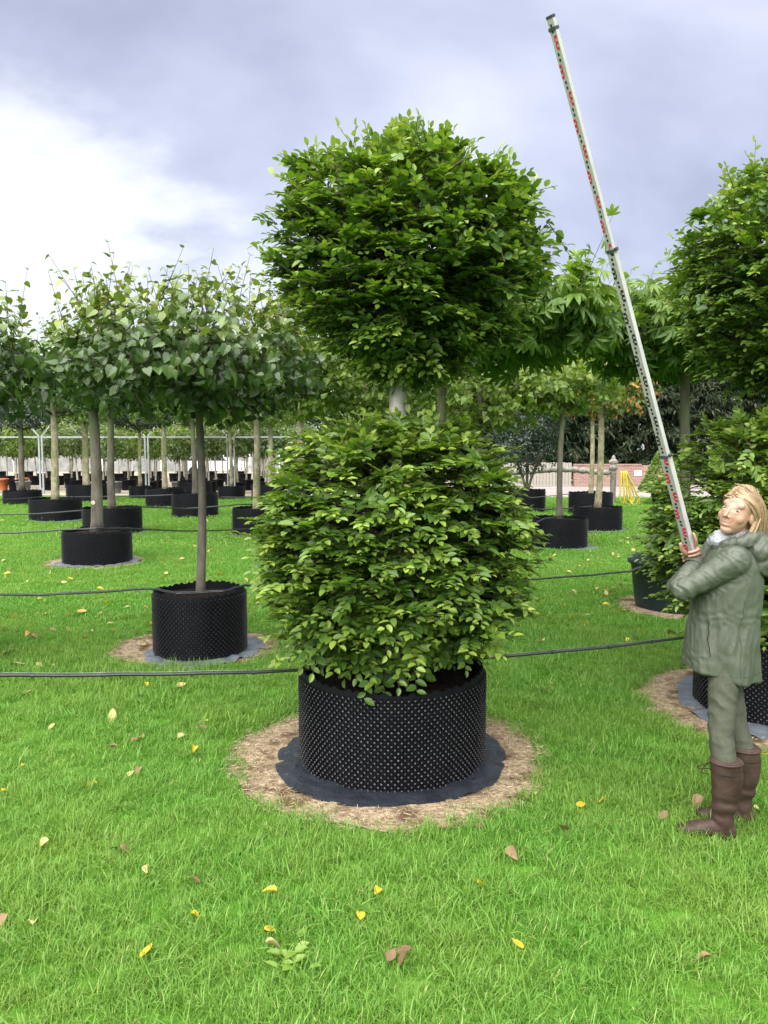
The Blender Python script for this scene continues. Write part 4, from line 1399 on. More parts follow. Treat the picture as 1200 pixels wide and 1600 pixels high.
drip_pipe([P(800, 794, 17.5), P(850, 796, 17.8), P(895, 794, 17.2), P(925, 791, 16.8)], 'drip pipe to the orange-leaved tree\'s pot', sag=.0, r=.011, clip_step=.9)
drip_pipe([P(790, 760, 21.6), P(812, 772, 21.3), P(830, 778, 20.9), P(890, 772, 20.2)], 'thin drip line drooping across the multi-stemmed evergreen\'s pot', sag=.0, r=.009, clip_step=1.4)

# ------------------------------------------------------------------ levelling staff
M['alu'] = noisy('alu', (0.42, 0.41, 0.415), (0.50, 0.49, 0.495), scale=9, rough=0.35, spec=0.6)
M['face'] = noisy('staff_face', (0.30, 0.29, 0.295), (0.36, 0.35, 0.355), scale=20, rough=0.4)
M['mark_red'] = noisy('mark_red', (0.42, 0.008, 0.02), (0.5, 0.015, 0.03), scale=30, rough=0.5)
M['mark_black'] = noisy('mark_black', (0.008, 0.008, 0.01), (0.014, 0.014, 0.016), scale=30, rough=0.5)
M['clamp'] = noisy('clamp', (0.03, 0.035, 0.038), (0.07, 0.075, 0.08), scale=20, rough=0.45)
S0, S1 = P(1079, 862, 3.76), P(861, 29, 3.02)
ax = (S1 - S0).normalized()
SL = (S1 - S0).length
mid = (S0 + S1) / 2
tocam = (Vector((0, 0, CAM_H)) - mid)
tocam = (tocam - ax * tocam.dot(ax)).normalized()
rt = ax.cross(tocam).normalized()
if rt.x < 0:
    rt = -rt
ang = R(38)
nf = tocam * math.cos(ang) - rt * math.sin(ang)      # face with the graduations, turned a little left
ns = tocam * math.sin(ang) + rt * math.cos(ang)      # plain side
staff = thing('levelling_staff', S0, 'telescopic white levelling staff with red and black marks held up by the woman', 'measuring staff')
FR = np.array([[ns.x, nf.x, ax.x], [ns.y, nf.y, ax.y], [ns.z, nf.z, ax.z]])


def project_v(v_):
    """length along the staff where image row v_ lies"""
    lo, hi = 0.0, SL
    for _ in range(50):
        m_ = (lo + hi) / 2
        q = S0 + ax * m_
        zc = q.y * cp - (q.z - CAM_H) * sp
        yc = q.y * sp + (q.z - CAM_H) * cp
        if 800 - 1200 * yc / zc > v_:
            lo = m_
        else:
            hi = m_
    return lo


l1, l2 = project_v(712), project_v(392)
secs = [(0.0, l1, .042, .031, 'mark_red'), (l1, l2, .034, .025, 'mark_black'), (l2, SL, .026, .019, 'mark_red')]
per0 = 0
for (a, b, wf, ws, mk) in secs:
    mb = MB()
    mb.box(np.array(ax) * (a + b) / 2, (wf, ws, b - a), FR)
    so = mb.obj('section', M['face'], staff)
    mb = MB()
    mb.box(np.array(ax) * (a + b) / 2 + np.array(ns) * (wf / 2 + .0012), (.0024, ws * .9, b - a - .004), FR)
    mb.obj('side_rail', M['alu'], so)
    red, blk = MB(), MB()
    s = math.ceil(a / .1) * .1 - .1
    while s < b:
        left = int(round(s / .1)) % 2 == 0
        sg = -1 if left else 1

        def mark(mb_, x, z, dx, dz):
            if a + .004 < z - dz / 2 and z + dz / 2 < b - .004:
                mb_.box(np.array(ax) * z + np.array(ns) * x + np.array(nf) * (ws / 2 + .0007), (dx, .0014, dz), FR)
        for k in (0, 2, 4):
            mark(red, sg * (wf * .5 - wf * .27), s + .005 + k * .01, wf * .40, .010)
        mark(red, sg * (wf * .5 - wf * .50), s + .015, wf * .14, .010)
        mark(red, sg * (wf * .5 - wf * .50), s + .035, wf * .14, .010)
        for k in (6, 8):
            mark(blk, 0.0, s + .005 + k * .01, wf * .26, .010)
        s += .1
    if red.n:
        tag(red.obj('marking', M[mk], so), kind='stuff')
    if blk.n:
        tag(blk.obj('marking', M['mark_black'], so), kind='stuff')
for (l, wf, ws) in ((l1, .042, .031), (l2, .034, .025)):
    mb = MB()
    mb.box(np.array(ax) * l, (wf + .004, ws + .004, .014), FR)
    mb.box(np.array(ax) * (l + .004) + np.array(ns) * (wf / 2 + .006), (.010, .018, .014), FR)
    mb.obj('clamp', M['clamp'], staff)
mb = MB()
mb.box(np.array(ax) * (SL - .035), (.032, .025, .012), FR)
mb.box(np.array(ax) * (SL + .006), (.028, .021, .010), FR)
mb.obj('end_cap', M['clamp'], staff)

# ------------------------------------------------------------------ fallen leaves
fl_y = leafmat('fallen_yellow', [(0, (0.50, 0.32, 0.02)), (1, (0.58, 0.44, 0.045))], .5, .2)
fl_t = leafmat('fallen_tan', [(0, (0.36, 0.28, 0.10)), (1, (0.48, 0.40, 0.19))], .6, .15)
fl_b = leafmat('fallen_brown', [(0, (0.10, 0.06, 0.03)), (1, (0.25, 0.165, 0.085))], .7, .1)
fl_o = leafmat('fallen_orange', [(0, (0.42, 0.20, 0.05)), (1, (0.55, 0.33, 0.10))], .6, .15)
FL = {}
for key, m_ in (('y', fl_y), ('t', fl_t), ('b', fl_b), ('o', fl_o)):
    FL[key] = []
    for i in range(4):
        tv, tt = leaf_tpl([0, .14, .38, .66, .88, 1], [(0, .01), (.12, .2), (.36, .31), (.66, .26), (.88, .12), (1, 0)], [.1, .35, .6, .9][i] * (1.3 if key == 'b' else 1), [.1, -.3, .25, .5][i])
        FL[key].append(mesh_np('fallen_leaf', tv - np.array([.5, 0, 0]), tt, m_, True, {'tint': np.full(len(tv), (i + .5) / 4)}))
LAB = {'y': ('bright yellow fallen leaf lying on the lawn', 'yellow fallen leaves'), 't': ('pale tan fallen leaf lying on the lawn', 'tan fallen leaves'),
       'b': ('shrivelled brown dead leaf lying on the lawn', 'brown fallen leaves'), 'o': ('orange-brown fallen leaf lying on the lawn', 'orange fallen leaves')}
LEAVES = [(423, 1393, 'y', 1), (563, 1430, 'y', 1), (590, 1392, 'y', .9), (753, 1382, 'y', .9), (809, 1475, 'y', .9), (230, 1490, 'y', 1.1), (306, 1430, 'y', .7), (422, 1451, 'y', .8), (429, 1477, 't', 1.1),
          (143, 1225, 'y', 1), (66, 1319, 't', 1.1), (8, 1236, 'y', .8), (228, 1359, 't', .8), (53, 1441, 't', 1), (304, 1380, 'b', .9), (4, 1440, 'b', 1), (178, 1325, 'b', 1), (196, 1327, 'b', .9), (205, 1022, 't', .8),
          (627, 1487, 'b', 1.2), (610, 1498, 'b', 1), (632, 1505, 'b', 1.3), (880, 1300, 'b', 1.4), (800, 1335, 'b', 1.2), (690, 1294, 'b', 1), (750, 1290, 'b', .8), (908, 1257, 'y', 1.1), (943, 1251, 'y', 1), (834, 1240, 't', .7),
          (824, 1250, 'b', .9), (1098, 1497, 'b', 1), (1036, 1276, 'b', 1), (1090, 1255, 'b', 1.5), (1184, 1265, 't', .9), (1193, 1180, 'y', 1.2), (851, 1080, 't', 1.3), (860, 1068, 't', .8), (42, 1085, 't', 1.5), (180, 1107, 't', 1.2),
          (177, 1121, 't', 1.6), (284, 1149, 't', 1), (80, 1137, 't', .9), (175, 1166, 'b', 1), (220, 1153, 'b', 1.3), (212, 1157, 'b', 1), (215, 1205, 'b', 1), (205, 1210, 't', .9), (262, 1086, 't', .7), (282, 1073, 't', 1.2),
          (229, 1070, 'y', .8), (317, 1140, 'b', .9), (304, 1170, 'y', 1), (322, 1126, 'y', .6), (36, 1195, 'y', .6), (128, 957, 'o', 1.5), (45, 990, 'o', 1.5), (55, 996, 'b', 1.2), (74, 958, 't', 1.1), (160, 958, 't', 1.3),
          (230, 950, 'o', 1.1), (232, 985, 'y', 1.2), (214, 988, 't', 1.1), (106, 983, 't', .9), (6, 984, 'o', 1.2), (30, 1040, 't', 1.2), (62, 1040, 't', 1.1), (85, 1041, 't', 1), (5, 1020, 't', 1), (20, 1016, 't', .8),
          (172, 975, 't', 1), (62, 937, 'o', 1), (120, 898, 't', 1.2), (260, 897, 't', 1.1), (100, 910, 't', 1), (157, 920, 'y', 1.1), (205, 912, 't', 1), (40, 895, 't', 1), (10, 905, 't', 1), (340, 896, 't', .9), (390, 905, 't', .8),
          (892, 967, 't', 1.2), (938, 961, 't', .9), (900, 962, 'y', .8), (955, 930, 't', 1.2), (947, 928, 't', 1), (845, 1003, 't', 1.6), (958, 920, 't', .9), (889, 893, 't', 1), (860, 876, 'b', 1.4), (980, 848, 't', 1), (957, 866, 't', 1.1),
          (920, 875, 't', 1), (1004, 988, 'y', .7), (866, 868, 't', 1), (540, 1110, 't', .1)]
rg = np.random.default_rng(21)
for i in range(95):
    if rg.random() < .62:
        u, v_ = rg.uniform(0, 420), rg.uniform(812, 1010)
    else:
        u, v_ = rg.uniform(840, 1060), rg.uniform(815, 1010)
    LEAVES.append((u, v_, rg.choice(['t', 't', 't', 'y', 'o', 'b']), rg.uniform(.6, 1.2)))


def free_spot(x, y):
    for (a, b, r) in DISCS:
        if (x - a) ** 2 + (y - b) ** 2 < (r + .05) ** 2:
            return False
    return True


for (u, v_, k_, s) in LEAVES:
    g_ = G(u, v_, 0.035)
    if s < .2 or not free_spot(g_.x, g_.y):
        continue
    o = link('fallen_leaf', FL[k_][int(rg.integers(4))], None, (g_.x, g_.y, 0.036 + rg.uniform(0, .01)))
    far = 1 + max(0, g_.y - 4) * .06
    sc_ = .060 * s * far
    o.scale = (sc_, sc_, sc_)
    o.rotation_euler = (rg.normal() * .35, rg.normal() * .35, rg.uniform(0, 6.28))
    tag(o, LAB[k_][0], 'leaf', LAB[k_][1])
# broad-leaved weed in the turf
gw = G(457, 1505)
t = thing('weed_rosette', (gw.x, gw.y, 0), 'small toothed broad-leaved weed rosette in the turf with a dead leaf', 'weed')
n = 26
th = rg.uniform(0, 6.28, n)
L = {'p': np.stack([np.cos(th) * .01, np.sin(th) * .01, 0 * th + .03], 1) + rg.normal(size=(n, 3)) * np.array([.035, .035, .008]), 'd': np.stack([np.cos(th), np.sin(th), 0 * th + .25], 1),
     'n': np.array([0, 0, 1.0]) + rg.normal(size=(n, 3)) * .3, 's': rg.uniform(.03, .06, n), 't': rg.uniform(.5, 1, n)}
add_single_leaves(L, 'weed', TPL_HORN, M['box_leaf'], t)

# ------------------------------------------------------------------ grass blades
def tuft(name, nbl, rad, hmin, hmax, wd, seed, lean=.5):
    rg = np.random.default_rng(seed)
    n = nbl
    p = np.concatenate([rg.normal(size=(n, 2)) * rad * .6, np.zeros((n, 1))], 1)
    al = rg.uniform(0, 6.283, n)
    h = rg.uniform(hmin, hmax, n)
    ln = rg.uniform(.15, 1.0, n) * lean
    dx = np.stack([np.cos(al), np.sin(al), 0 * al], 1)
    sd_ = np.stack([-np.sin(al + rg.normal(size=n) * .8), np.cos(al), 0 * al], 1)
    w_ = wd * rg.uniform(.6, 1.25, n)
    lv = []
    for q, wf in ((0, .9), (.4, 1.0), (.75, .7)):
        c = p + np.array([0, 0, 1.0]) * (h * (q - ln * .45 * q * q))[:, None] + dx * (h * ln * q ** 1.8)[:, None]
        lv += [c - sd_ * (w_ * wf / 2)[:, None], c + sd_ * (w_ * wf / 2)[:, None]]
    tip = p + np.array([0, 0, 1.0]) * (h * (1 - ln * .5))[:, None] + dx * (h * ln)[:, None]
    V = np.stack(lv + [tip], 1)
    f = np.array([(0, 1, 3), (0, 3, 2), (2, 3, 5), (2, 5, 4), (4, 5, 6)])
    F = (f[None] + (np.arange(n) * 7)[:, None, None]).reshape(-1, 3)
    tint = np.repeat(np.clip(rg.beta(2, 2.4, n) * .9 + (rg.random(n) < .05) * .5, 0, 1), 7)
    return mesh_np(name, V.reshape(-1, 3), F, M['grass'], False, {'tint': tint})


gcol = bpy.data.collections.new('grass_sources')
kinds = []
for i in range(5):
    kinds.append(tuft('tuft', 34, .045, .025, .062, .0032, 40 + i, .95))
for i in range(2):
    kinds.append(tuft('tuft', 26, .045, .05, .11, .0034, 50 + i, 1.35))
for i in range(4):
    kinds.append(tuft('tuft', 46, .09, .03, .06, .0055, 60 + i, .9))
for i in range(4):
    kinds.append(tuft('tuft', 50, .18, .03, .065, .011, 70 + i, .8))
for i, k_ in enumerate(kinds):
    o = bpy.data.objects.new('tuft_%02d' % i, k_)
    gcol.objects.link(o)


def scatter(y0, y1, dens, choices, scl, rg):
    m_ = .62
    area = ((y0 + y1) * m_ + 2.4) * (y1 - y0)
    n = int(area * dens)
    y = np.sqrt(rg.uniform(y0 ** 2, y1 ** 2, n))
    x = rg.uniform(-1, 1, n) * (y * m_ + 1.2)
    ok = np.ones(n, bool)
    for (a, b, r, sx) in RINGS:
        d = np.hypot((x - a) / sx, y - b)
        edge = r * (1 + .02 * np.sin(7 * np.arctan2(y - b, x - a))) + rg.normal(size=n) * .04
        ok &= d > edge
    for (a, b, r) in DISCS:
        ok &= np.hypot(x - a, y - b) > r + .015
    x, y = x[ok], y[ok]
    # thin patches and clumps
    lm = lump(np.stack([x, y, 0 * x], 1), 2.2, 5) * .5 + lump(np.stack([x, y, 0 * x], 1), 6.5, 6) * .5
    keep = rg.random(len(x)) < np.clip(.86 + .3 * lm, .45, 1)
    x, y, lm = x[keep], y[keep], lm[keep]
    n = len(x)
    s = scl * rg.uniform(.75, 1.25, n) * (1 + .22 * lm)
    return np.stack([x, y, 0 * x - .003], 1), np.stack([rg.normal(size=n) * .12, rg.normal(size=n) * .12, rg.uniform(0, 6.283, n)], 1), s, rg.choice(choices, n)


rg = np.random.default_rng(12)
near = [0, 1, 2, 3, 4, 0, 1, 2, 5, 6]
S = [scatter(1.7, 4.2, 980, near, 1.0, rg), scatter(4.2, 7.5, 620, near, 1.1, rg), scatter(7.5, 14.0, 170, [7, 8, 9, 10], 1.05, rg), scatter(14.0, 28.2, 46, [11, 12, 13, 14], 1.0, rg)]
pos = np.concatenate([s[0] for s in S])
rot = np.concatenate([s[1] for s in S])
scl = np.concatenate([s[2] for s in S])
idx = np.concatenate([s[3] for s in S])
me = mesh_np('grass', pos, [], None, False, {'rot': rot, 'scl': scl})
at_ = me.attributes.new('idx', 'INT', 'POINT')
at_.data.foreach_set('value', idx.astype(np.int32))
me.materials.append(M['grass'])
go = link('grass', me)
tag(go, 'short green mown grass blades covering the lawn', 'grass', kind='stuff')
ng = bpy.data.node_groups.new('grass', 'GeometryNodeTree')
ng.interface.new_socket('Geometry', in_out='INPUT', socket_type='NodeSocketGeometry')
ng.interface.new_socket('Geometry', in_out='OUTPUT', socket_type='NodeSocketGeometry')
gi, gout = ng.nodes.new('NodeGroupInput'), ng.nodes.new('NodeGroupOutput')
ip = ng.nodes.new('GeometryNodeInstanceOnPoints')
ci = ng.nodes.new('GeometryNodeCollectionInfo')
ci.inputs[0].default_value = gcol
ci.inputs['Separate Children'].default_value = True
ci.inputs['Reset Children'].default_value = True


def nattr(nm, typ):
    a = ng.nodes.new('GeometryNodeInputNamedAttribute')
    a.data_type = typ
    a.inputs[0].default_value = nm
    return a.outputs[0]


ng.links.new(gi.outputs[0], ip.inputs['Points'])
ng.links.new(ci.outputs[0], ip.inputs['Instance'])
ip.inputs['Pick Instance'].default_value = True
ng.links.new(nattr('idx', 'INT'), ip.inputs['Instance Index'])
ng.links.new(nattr('rot', 'FLOAT_VECTOR'), ip.inputs['Rotation'])
ng.links.new(nattr('scl', 'FLOAT'), ip.inputs['Scale'])
ng.links.new(ip.outputs[0], gout.inputs[0])
md = go.modifiers.new('grass', 'NODES')
md.node_group = ng
# ------------------------------------------------------------------ woman with the staff
M['skin'] = None


def ell(c, r, rot=None, seg=24, rings=16):
    u = np.linspace(0, 2 * np.pi, seg, endpoint=False)
    v_ = np.linspace(0, np.pi, rings + 1)[1:-1]
    V = [(0, 0, 1)] + [(math.sin(b) * math.cos(a), math.sin(b) * math.sin(a), math.cos(b)) for b in v_ for a in u] + [(0, 0, -1)]
    V = np.array(V) * np.asarray(r, float)
    if rot is not None:
        V = V @ np.asarray(rot, float).T
    T, Q = [], []
    n = len(v_)
    for j in range(seg):
        k = (j + 1) % seg
        T.append((0, 1 + j, 1 + k))
        T.append((len(V) - 1, 1 + (n - 1) * seg + k, 1 + (n - 1) * seg + j))
        for i in range(n - 1):
            a = 1 + i * seg
            Q.append((a + j, a + seg + j, a + seg + k, a + k))
    return V + np.asarray(c, float), T, Q


def chain(mb, pts, rad, sides=16, sub_=6):
    """smooth tapering limb through joints, round ends"""
    pts = np.asarray(pts, float)
    rad = np.asarray(rad, float)
    k = np.arange(len(pts))
    q = np.linspace(0, len(pts) - 1, (len(pts) - 1) * sub_ + 1)
    # smoothed polyline
    P_ = np.stack([np.interp(q, k, pts[:, i]) for i in range(3)], 1)
    Rr = np.interp(q, k, rad)
    for _ in range(2):
        P_[1:-1] = (P_[:-2] + 2 * P_[1:-1] + P_[2:]) / 4
    mb.tube(P_, Rr, sides)
    for e_, r_ in ((P_[0], Rr[0]), (P_[-1], Rr[-1])):
        mb.add(*ell(e_, (r_ * .98,) * 3, None, 12, 8))


def loft(mb, secs, seg=32):
    """secs: list of (centre, half-vector a, half-vector b)"""
    a = np.arange(seg) * 2 * np.pi / seg
    rows = []
    for c, ha, hb in secs:
        c, ha, hb = map(lambda q: np.asarray(q, float), (c, ha, hb))
        ca, sa = np.cos(a), np.sin(a)
        e_ = 2.4
        k = (np.abs(ca) ** e_ + np.abs(sa) ** e_) ** (-1 / e_)
        rows.append(c + (ca * k)[:, None] * ha + (sa * k)[:, None] * hb)
    n = len(rows)
    V = np.concatenate(rows + [np.asarray(secs[0][0], float)[None], np.asarray(secs[-1][0], float)[None]])
    i = np.arange(n - 1)[:, None] * seg
    j = np.arange(seg)[None, :]
    k = (j + 1) % seg
    Q = np.stack([i + j, i + k, i + seg + k, i + seg + j], -1).reshape(-1, 4)
    T = [(n * seg, (q + 1) % seg, q) for q in range(seg)] + [(n * seg + 1, (n - 1) * seg + q, (n - 1) * seg + (q + 1) % seg) for q in range(seg)]
    mb.add(V, T, Q)


def remesh(mb, voxel, smooth=0):
    me = mb.mesh('tmp')
    o = link('tmp', me)
    m_ = o.modifiers.new('r', 'REMESH')
    m_.mode = 'VOXEL'
    m_.voxel_size = voxel
    if smooth:
        s_ = o.modifiers.new('s', 'SMOOTH')
        s_.iterations = smooth
        s_.factor = 0.5
    dg = bpy.context.evaluated_depsgraph_get()
    dg.update()
    out = bpy.data.meshes.new_from_object(o.evaluated_get(dg))
    bpy.data.objects.remove(o)
    bpy.data.meshes.remove(me)
    n = len(out.vertices)
    V = np.empty(n * 3, np.float32)
    out.vertices.foreach_get('co', V)
    Nn = np.empty(n * 3, np.float32)
    out.vertex_normals.foreach_get('vector', Nn)
    out.polygons.foreach_set('use_smooth', np.ones(len(out.polygons), bool))
    return out, V.reshape(-1, 3).astype(float), Nn.reshape(-1, 3).astype(float)


def setco(me, V):
    me.vertices.foreach_set('co', np.asarray(V, np.float32).ravel())
    me.update()


O = np.array([1.675, 3.70, 0.0])
Fv = np.array([-0.952, 0.306, 0.0])       # she faces left and a little away
Lv = np.array([-0.306, -0.952, 0.0])      # her left, towards the camera
Z3 = np.array([0, 0, 1.0])


def B(f, l, z):
    return f * Fv + l * Lv + z * Z3       # local to the person's empty (placed at O)


woman = thing('person', Vector(O), 'woman in olive rain jacket, olive trousers and brown knee boots holding up a staff', 'person')

# head frame
HC = np.array(P(1153, 800, 3.64)) - O
az = R(217)
hf = np.array([math.cos(az), math.sin(az), 0])
hz = np.array([0, 0, 1.0])
hx = np.cross(hf, hz)                       # her right
view = nrm(np.array([HC[0] + O[0], HC[1] + O[1], 0]))
roll = Matrix.Rotation(R(15), 3, Vector(view))
nod = Matrix.Rotation(R(-1), 3, Vector(hx))
HR = np.array(roll @ nod)
hf, hz, hx = HR @ hf, HR @ hz, HR @ hx
HM = np.stack([hx, hf, hz], 1)              # columns


def H(x, y, z):
    return HC + HM @ np.array([x, y, z])


def hell(mb, c, r, **kw):
    V, T, Q = ell((0, 0, 0), r, HM, **kw)
    mb.add(V + H(*c), T, Q)


# key joints
SH_L, SH_R = B(-0.01, 0.165, 1.305), B(0.01, -0.165, 1.325)
EL_L = np.array(P(1060, 925, 3.60)) - O
EL_R = B(0.23, -0.15, 1.08)
HAND = np.array(S0 + ax * 0.03) - O
axn, nfn, nsn = np.array(ax), np.array(nf), np.array(ns)
tcam = np.array(tocam)
rtn = np.array(rt)
WR_L = HAND - axn * 0.085 + tcam * 0.012 + rtn * 0.012
WR_R = HAND - axn * 0.12 - tcam * 0.05 + rtn * 0.03

AN_L = np.array(G(1133, 1315)) - O + np.array([0, .03, 0])
AN_R = np.array(G(1162, 1290)) - O + np.array([0, .03, 0])
AN_L[2] = AN_R[2] = 0

# ---- body: one continuous mesh
mb = MB()
hell(mb, (0, -0.018, 0.035), (0.072, 0.092, 0.085))
hell(mb, (0, 0.018, -0.02), (0.062, 0.072, 0.092))
hell(mb, (0, 0.052, -0.086), (0.030, 0.030, 0.026))
hell(mb, (0, 0.02, -0.075), (0.043, 0.052, 0.035))
for s in (-1, 1):
    hell(mb, (s * 0.036, 0.048, -0.026), (0.027, 0.026, 0.028))
    hell(mb, (s * 0.072, -0.012, -0.012), (0.010, 0.018, 0.030))
    hell(mb, (s * 0.028, 0.058, 0.034), (0.024, 0.014, 0.016))
    hell(mb, (s * 0.0105, 0.086, -0.027), (0.0075, 0.010, 0.007))
chain(mb, [H(0, 0.080, 0.024), H(0, 0.092, 0.0), H(0, 0.105, -0.022)], [0.0065, 0.0075, 0.0095], 10)
hell(mb, (0, 0.072, -0.060), (0.026, 0.014, 0.016))
nb_ = B(0.0, 0.0, 1.36)
chain(mb, [B(0, 0, 1.25), nb_, H(0, -0.02, -0.07)], [0.07, 0.055, 0.055], 16)
chain(mb, [B(0, 0, .95), B(0, 0, 1.26)], [.09, .09], 16)
for sh, el, wr in ((SH_L, EL_L, WR_L), (SH_R, EL_R, WR_R)):
    chain(mb, [B(0, 0, 1.26), sh + B(0, 0, -.02), el, wr], [.06, .04, .034, .024], 12)
for s in (-1, 1):
    chain(mb, [B(0, 0, .95), B(0.01, s * .08, .86), ((AN_L if s > 0 else AN_R) * .8 + B(.01, s * .085, 0) * .2 + np.array([0, 0, .47]) + .02 * Fv), (AN_L if s > 0 else AN_R) + np.array([0, 0, .12])], [.075, .05, .032, .026], 12)


def hand(mb, wr, palm_c, pdir, ndir, sdir_, fingers, thumb):
    chain(mb, [wr, palm_c - pdir * .03], [.024, .026], 10)
    V, T, Q = ell((0, 0, 0), (.041, .017, .047), np.stack([sdir_, ndir, pdir], 1))
    mb.add(V + palm_c, T, Q)
    for f_, r_ in fingers:
        chain(mb, f_, np.linspace(r_, r_ * .78, len(f_)), 8, 4)
    chain(mb, thumb, [.014, .0115, .0095], 8, 4)


# left hand: palm behind the foot of the staff, thumb up its left edge, index up the right edge, others folded across
pc_ = HAND - axn * 0.035 - tcam * 0.010 + rtn * .006
fw = tcam * .030


def hp(x, z, d):
    return HAND + rtn * x + axn * z + tcam * d


fing = [([hp(.028, -.01, .0), hp(.036, .022, .016), hp(.037, .052, .018), hp(.034, .074, .012)], .0095),
        ([hp(.028, -.025, .0), hp(.040, -.012, .022), hp(.020, -.008, .040), hp(-.008, -.008, .040)], .0095),
        ([hp(.026, -.042, .0), hp(.038, -.034, .022), hp(.016, -.030, .040), hp(-.012, -.030, .038)], .0092),
        ([hp(.022, -.058, .0), hp(.032, -.054, .020), hp(.010, -.050, .036), hp(-.014, -.049, .033)], .0082)]
thumb = [hp(-.022, -.035, .0), hp(-.038, .0, .012), hp(-.036, .034, .016)]
hand(mb, WR_L, pc_, axn, tcam, rtn, fing, thumb)
# right hand below, cupped round the foot from behind
pc2 = HAND - axn * .075 - tcam * .035
fing2 = [([pc2 + rtn * .03 + axn * z, pc2 + rtn * .0 + axn * z - tcam * .012, pc2 - rtn * .03 + axn * z, pc2 - rtn * .042 + axn * z + tcam * .02], .0088) for z in (.03, .01, -.01, -.03)]
hand(mb, WR_R, pc2, axn, tcam, rtn, fing2, [pc2 + rtn * .02 - axn * .02, pc2 + rtn * .04 + tcam * .01, pc2 + rtn * .035 + tcam * .03 + axn * .02])
me, V, Nn = remesh(mb, 0.0038, 3)
hl = (V - HC) @ HM                           # head-local coordinates
x_, y_, z_ = hl.T
face = (y_ > 0.02) & (np.abs(x_) < .08) & (np.abs(z_) < .13)


def g(cx, cz, sx, sz):
    return np.exp(-((x_ - cx) / sx) ** 2 - ((z_ - cz) / sz) ** 2) * face


disp = np.zeros(len(V))
for s in (-1, 1):
    disp -= 0.006 * g(s * .031, .012, .013, .008)          # eye sockets
    disp += 0.001 * g(s * .031, .031, .018, .006)
    disp += 0.003 * g(s * .033, .0005, .014, .005)
    disp -= 0.004 * g(s * .024 + s * .004, -.043, .006, .014)      # smile folds
    disp -= 0.003 * g(s * .009, -.036, .005, .004)
disp += 0.002 * g(0, -.053, .018, .005) + 0.003 * g(0, -.067, .016, .006) - 0.003 * g(0, -.0595, .022, .0028)
disp -= 0.004 * g(0, -.078, .016, .006)
V = V + disp[:, None] * hf
setco(me, V)
# skin colour zones: lips, brows, teeth, flushed cheeks and nose
col = np.tile(np.array([0.42, 0.25, 0.18]), (len(V), 1))


def blend(mask, c):
    global col
    mask = np.clip(mask, 0, 1)[:, None]
    col = col * (1 - mask) + np.array(c) * mask


for s in (-1, 1):
    blend(.3 * g(s * .040, -.022, .022, .020), (0.40, 0.15, 0.11))
    bz = .0385 - 9.0 * (np.abs(x_) - .035) ** 2
    blend(.55 * np.exp(-((x_ - s * .033) / .016) ** 4 - ((z_ - bz) / .0026) ** 2) * face, (0.22, 0.13, 0.08))
    blend(.5 * np.exp(-((x_ - s * .031) / .0165) ** 4 - ((z_ - .0185) / .0026) ** 2) * face, (0.09, 0.05, 0.04))
blend(.25 * g(0, -.022, .014, .012), (0.40, 0.155, 0.115))
lipz = -.0600 + 20.0 * x_ ** 2
blend(.75 * np.exp(-((x_) / .027) ** 6 - ((z_ - lipz) / .0065) ** 4) * face, (0.32, 0.105, 0.09))
blend(.9 * np.exp(-((x_) / .020) ** 6 - ((z_ - lipz) / .0024) ** 4) * face, (0.52, 0.44, 0.38))
blend(.6 * np.exp(-((x_) / .022) ** 6 - ((z_ - lipz - .0042) / .0016) ** 2) * face, (0.18, 0.06, 0.05))
ca = me.attributes.new('skincol', 'FLOAT_COLOR', 'POINT')
ca.data.foreach_set('color', np.concatenate([col, np.ones((len(V), 1))], 1).astype(np.float32).ravel())
m_, t_, b_ = newmat('skin')
at2 = nn(t_, 'ShaderNodeAttribute')
at2.attribute_name = 'skincol'
nz = nn(t_, 'ShaderNodeTexNoise', Scale=60.0, Detail=4)
mx = nn(t_, 'ShaderNodeMix', data_type='RGBA', blend_type='MULTIPLY')
mx.inputs[0].default_value = .35
t_.links.new(at2.outputs['Color'], mx.inputs[6])
rp = nn(t_, 'ShaderNodeValToRGB')
rp.color_ramp.elements[0].color = (.88, .8, .76, 1)
rp.color_ramp.elements[1].color = (1, 1, 1, 1)
t_.links.new(nz.outputs[0], rp.inputs[0])
t_.links.new(rp.outputs[0], mx.inputs[7])
t_.links.new(mx.outputs[2], b_.inputs['Base Color'])
b_.inputs['Roughness'].default_value = .5
b_.inputs['Subsurface Weight'].default_value = .12
b_.inputs['Subsurface Radius'].default_value = (.01, .004, .002)
me.materials.append(m_)
body = link('body', me, woman)

M['eye'] = noisy('eye_white', (0.34, 0.31, 0.29), (0.38, 0.35, 0.33), scale=3, rough=.2)
M['iris'] = noisy('iris', (0.05, 0.06, 0.07), (0.07, 0.085, 0.095), scale=30, rough=.15)
for s in (-1, 1):
    e_ = MB()
    V_, T_, Q_ = ell((0, 0, 0), (.0125, .0115, .0058), HM)
    e_.add(V_ + H(s * .031, .0640, .0105), T_, Q_)
    eo = e_.obj('eye', M['eye'], body, True)
    e_ = MB()
    V_, T_, Q_ = ell((0, 0, 0), (.0056, .003, .0052), HM)
    e_.add(V_ + H(s * .031 - .003, .0740, .0110), T_, Q_)
    e_.obj('iris', M['iris'], eo, True)

# ---- hair
def hairmat():
    m, t, b = newmat('hair')
    at = nn(t, 'ShaderNodeAttribute')
    at.attribute_name = 'tint'
    rp = nn(t, 'ShaderNodeValToRGB')
    rp.color_ramp.elements[0].color = (0.13, 0.082, 0.042, 1)
    rp.color_ramp.elements[1].color = (0.40, 0.285, 0.165, 1)
    t.links.new(at.outputs['Fac'], rp.inputs[0])
    t.links.new(rp.outputs[0], b.inputs['Base Color'])
    b.inputs['Roughness'].default_value = .42
    b.inputs['Specular IOR Level'].default_value = .4
    return m


